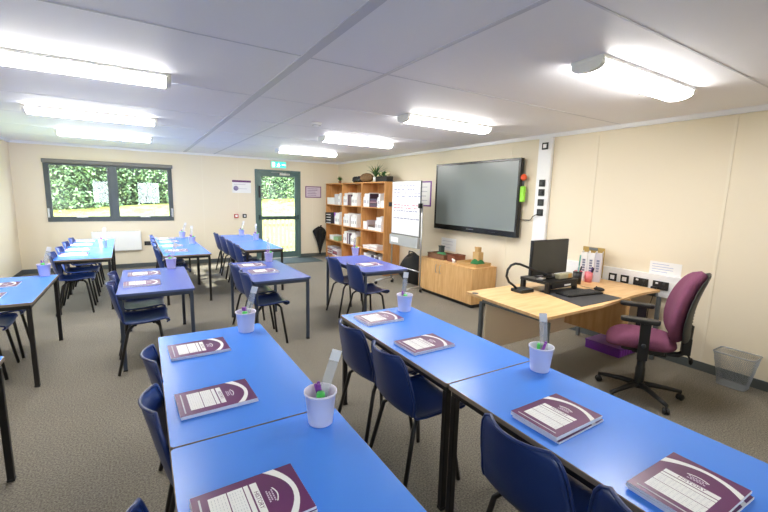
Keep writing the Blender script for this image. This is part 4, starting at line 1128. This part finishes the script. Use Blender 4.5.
MB().tube([(x, y, 0.006) for x, y in B0], 0.004, 8, closed=True).prism(B0, 0.004, 0.007).build('base', MESH, t)

# ------------------------------------------------------------------ office chair (faces +x locally)
t = thing('office_chair', 'maroon fabric office chair with black arms at the teacher desk', 'office chair', (-1.075, -8.20, 0), math.radians(118))
def cushion(mb, prof_x, prof_z):
    pass
# seat cushion: rounded slab
def seatf(u, v):
    a_ = 2*PI*u; c, s = math.cos(a_), math.sin(a_)
    ex_ = 0.55
    X = abs(c)**ex_*(1 if c >= 0 else -1); Y = abs(s)**ex_*(1 if s >= 0 else -1)
    ph = -PI/2+PI*v; rr_ = max(0.0001, math.cos(ph))**0.45; zz = math.sin(ph)
    x = 0.03+0.245*X*rr_; y = 0.245*Y*rr_
    drop = -0.035*max(0, (x-0.10)/0.17)**2
    return (x, y, 0.495+0.060*zz*(1 if zz > 0 else 0.75)+drop)
MB().grid(seatf, 44, 14).build('seat_cushion', MAROON, t)
MB().prism(rrect(-0.14, 0.16, -0.14, 0.14, 0.03), 0.415, 0.455).build('seat_pan', BLACKP, t, bevel=0.006)
MB().box(-0.16, 0.08, -0.05, 0.05, 0.375, 0.42).build('mechanism', BLACKP, t, bevel=0.01)
MB().tube([(-0.05, -0.05, 0.40), (-0.06, -0.2, 0.40), (-0.06, -0.25, 0.405)], 0.007, 8).build('lever', BLACKP, t)
def backf(u, v, off=0.0, wk=1.0):
    # v from bottom to top, u across, front surface
    z = 0.53+0.56*v
    w_ = wk*(0.19+0.080*math.sin(PI*min(1, (v*1.15+0.10)))**0.8)*(1-max(0, (v-0.72)/0.28)**2*0.36)
    s = 2*u-1
    x = -0.205-0.11*v**1.3 + 0.035*math.sin(PI*v*1.05-0.1)*1.0 + 0.045*s*s
    return x+off, s*w_, z
def back_closed(u, v):
    a_ = 2*PI*u; c, s = math.cos(a_), math.sin(a_)
    S = abs(s)**0.7*(1 if s >= 0 else -1)
    e = (1-abs(2*v-1)**6)**0.5
    x, y, z = backf(0.5+0.5*S*(0.3+0.7*e), v)
    thick = 0.062*e
    return (x+thick*c, y, z)
MB().grid(back_closed, 40, 26).build('back_cushion', MAROON, t)
def shellf(u, v):
    a_ = 2*PI*u; c, s = math.cos(a_), math.sin(a_)
    S = abs(s)**0.7*(1 if s >= 0 else -1)
    e = (1-abs(2*v-1)**6)**0.5
    x, y, z = backf(0.5+0.5*S*(0.3+0.7*e)*0.97, 0.0+0.985*v)
    return (x-0.055+(0.026*c if c < 0 else 0.012*c)*e*(1.6-v), y, z)
sh = MB().grid(shellf, 40, 24).build('back_shell', DGREY, t)
mb = MB()
for k in range(6):
    xx, yy, zz = shellf(0.5, 0.22+k*0.045)
    mb.box(xx-0.003, xx+0.006, -0.06, 0.06, zz-0.005, zz+0.005)
mb.build('vent_slots', BLACKP, sh)
MB().tube([(-0.12, 0, 0.40), (-0.24, 0, 0.405), (-0.285, 0, 0.45), (-0.295, 0, 0.66)], [0.022, 0.024, 0.026, 0.022], 8).box(-0.31, -0.25, -0.04, 0.04, 0.42, 0.56).build('back_bar', BLACKP, t, bevel=0.006)
MB().tube([(-0.29, -0.03, 0.43), (-0.33, -0.07, 0.36)], 0.008, 8).ball(-0.335, -0.075, 0.345, 0.016, 0.016, 0.03).ball(-0.28, -0.045, 0.44, 0.03, 0.02, 0.03).build('tilt_knob', BLACKP, t)
for s in (-1, 1):
    ar = MB().prism(rrect(-0.07, 0.19, s*0.275-0.04, s*0.275+0.045, 0.035), 0.695, 0.727).build('armrest_pad', BLACKP, t, bevel=0.008)
    MB().box(-0.015, 0.055, s*0.275-0.018, s*0.275+0.018, 0.40, 0.695).box(-0.005, 0.045, s*0.15, s*0.275+0.016 if s > 0 else s*0.275-0.016, 0.395, 0.42).build('arm_post', BLACKP, ar, bevel=0.006)
    MB().lathe([(0.016, 0), (0.016, 0.02), (0.001, 0.02)], 10, TR(0.02, s*0.293, 0.52) @ RX(-s*PI/2)).build('arm_knob', DGREY, ar)
MB().lathe([(0.030, 0.085), (0.034, 0.10), (0.036, 0.13), (0.036, 0.24), (0.031, 0.25), (0.031, 0.33), (0.024, 0.331), (0.024, 0.38)], 18).build('gas_column', BLACKP, t)
bs = MB().lathe([(0.045, 0.075), (0.05, 0.09), (0.046, 0.115), (0.03, 0.12)], 18)
base_o = None
pos = []
for k in range(5):
    a_ = math.radians(98-118+72*k); c, s = math.cos(a_), math.sin(a_)
    bs.tube([(0.03*c, 0.03*s, 0.098), (0.12*c, 0.12*s, 0.098), (0.25*c, 0.25*s, 0.082), (0.315*c, 0.315*s, 0.072)], [0.026, 0.022, 0.017, 0.016], 8)
    pos.append((0.312*c, 0.312*s, a_))
base_o = bs.build('star_base', BLACKP, t)
for k, (x, y, a_) in enumerate(pos):
    mb = MB(); 
    R_ = TR(x, y, 0.0265) @ RZ(a_+0.7+k)
    mb.lathe([(0.001, -0.022), (0.022, -0.022), (0.0265, -0.018), (0.0265, -0.005), (0.018, -0.003)], 16, R_ @ RX(PI/2)).lathe([(0.018, 0.003), (0.0265, 0.005), (0.0265, 0.018), (0.022, 0.022), (0.001, 0.022)], 16, R_ @ RX(PI/2)).tube([(0, 0, 0), (0, 0, 0.05)], 0.008, 8, M=R_).box(-0.018, 0.018, -0.004, 0.004, 0, 0.024, M=R_)
    mb.build('castor', BLACKP, base_o)
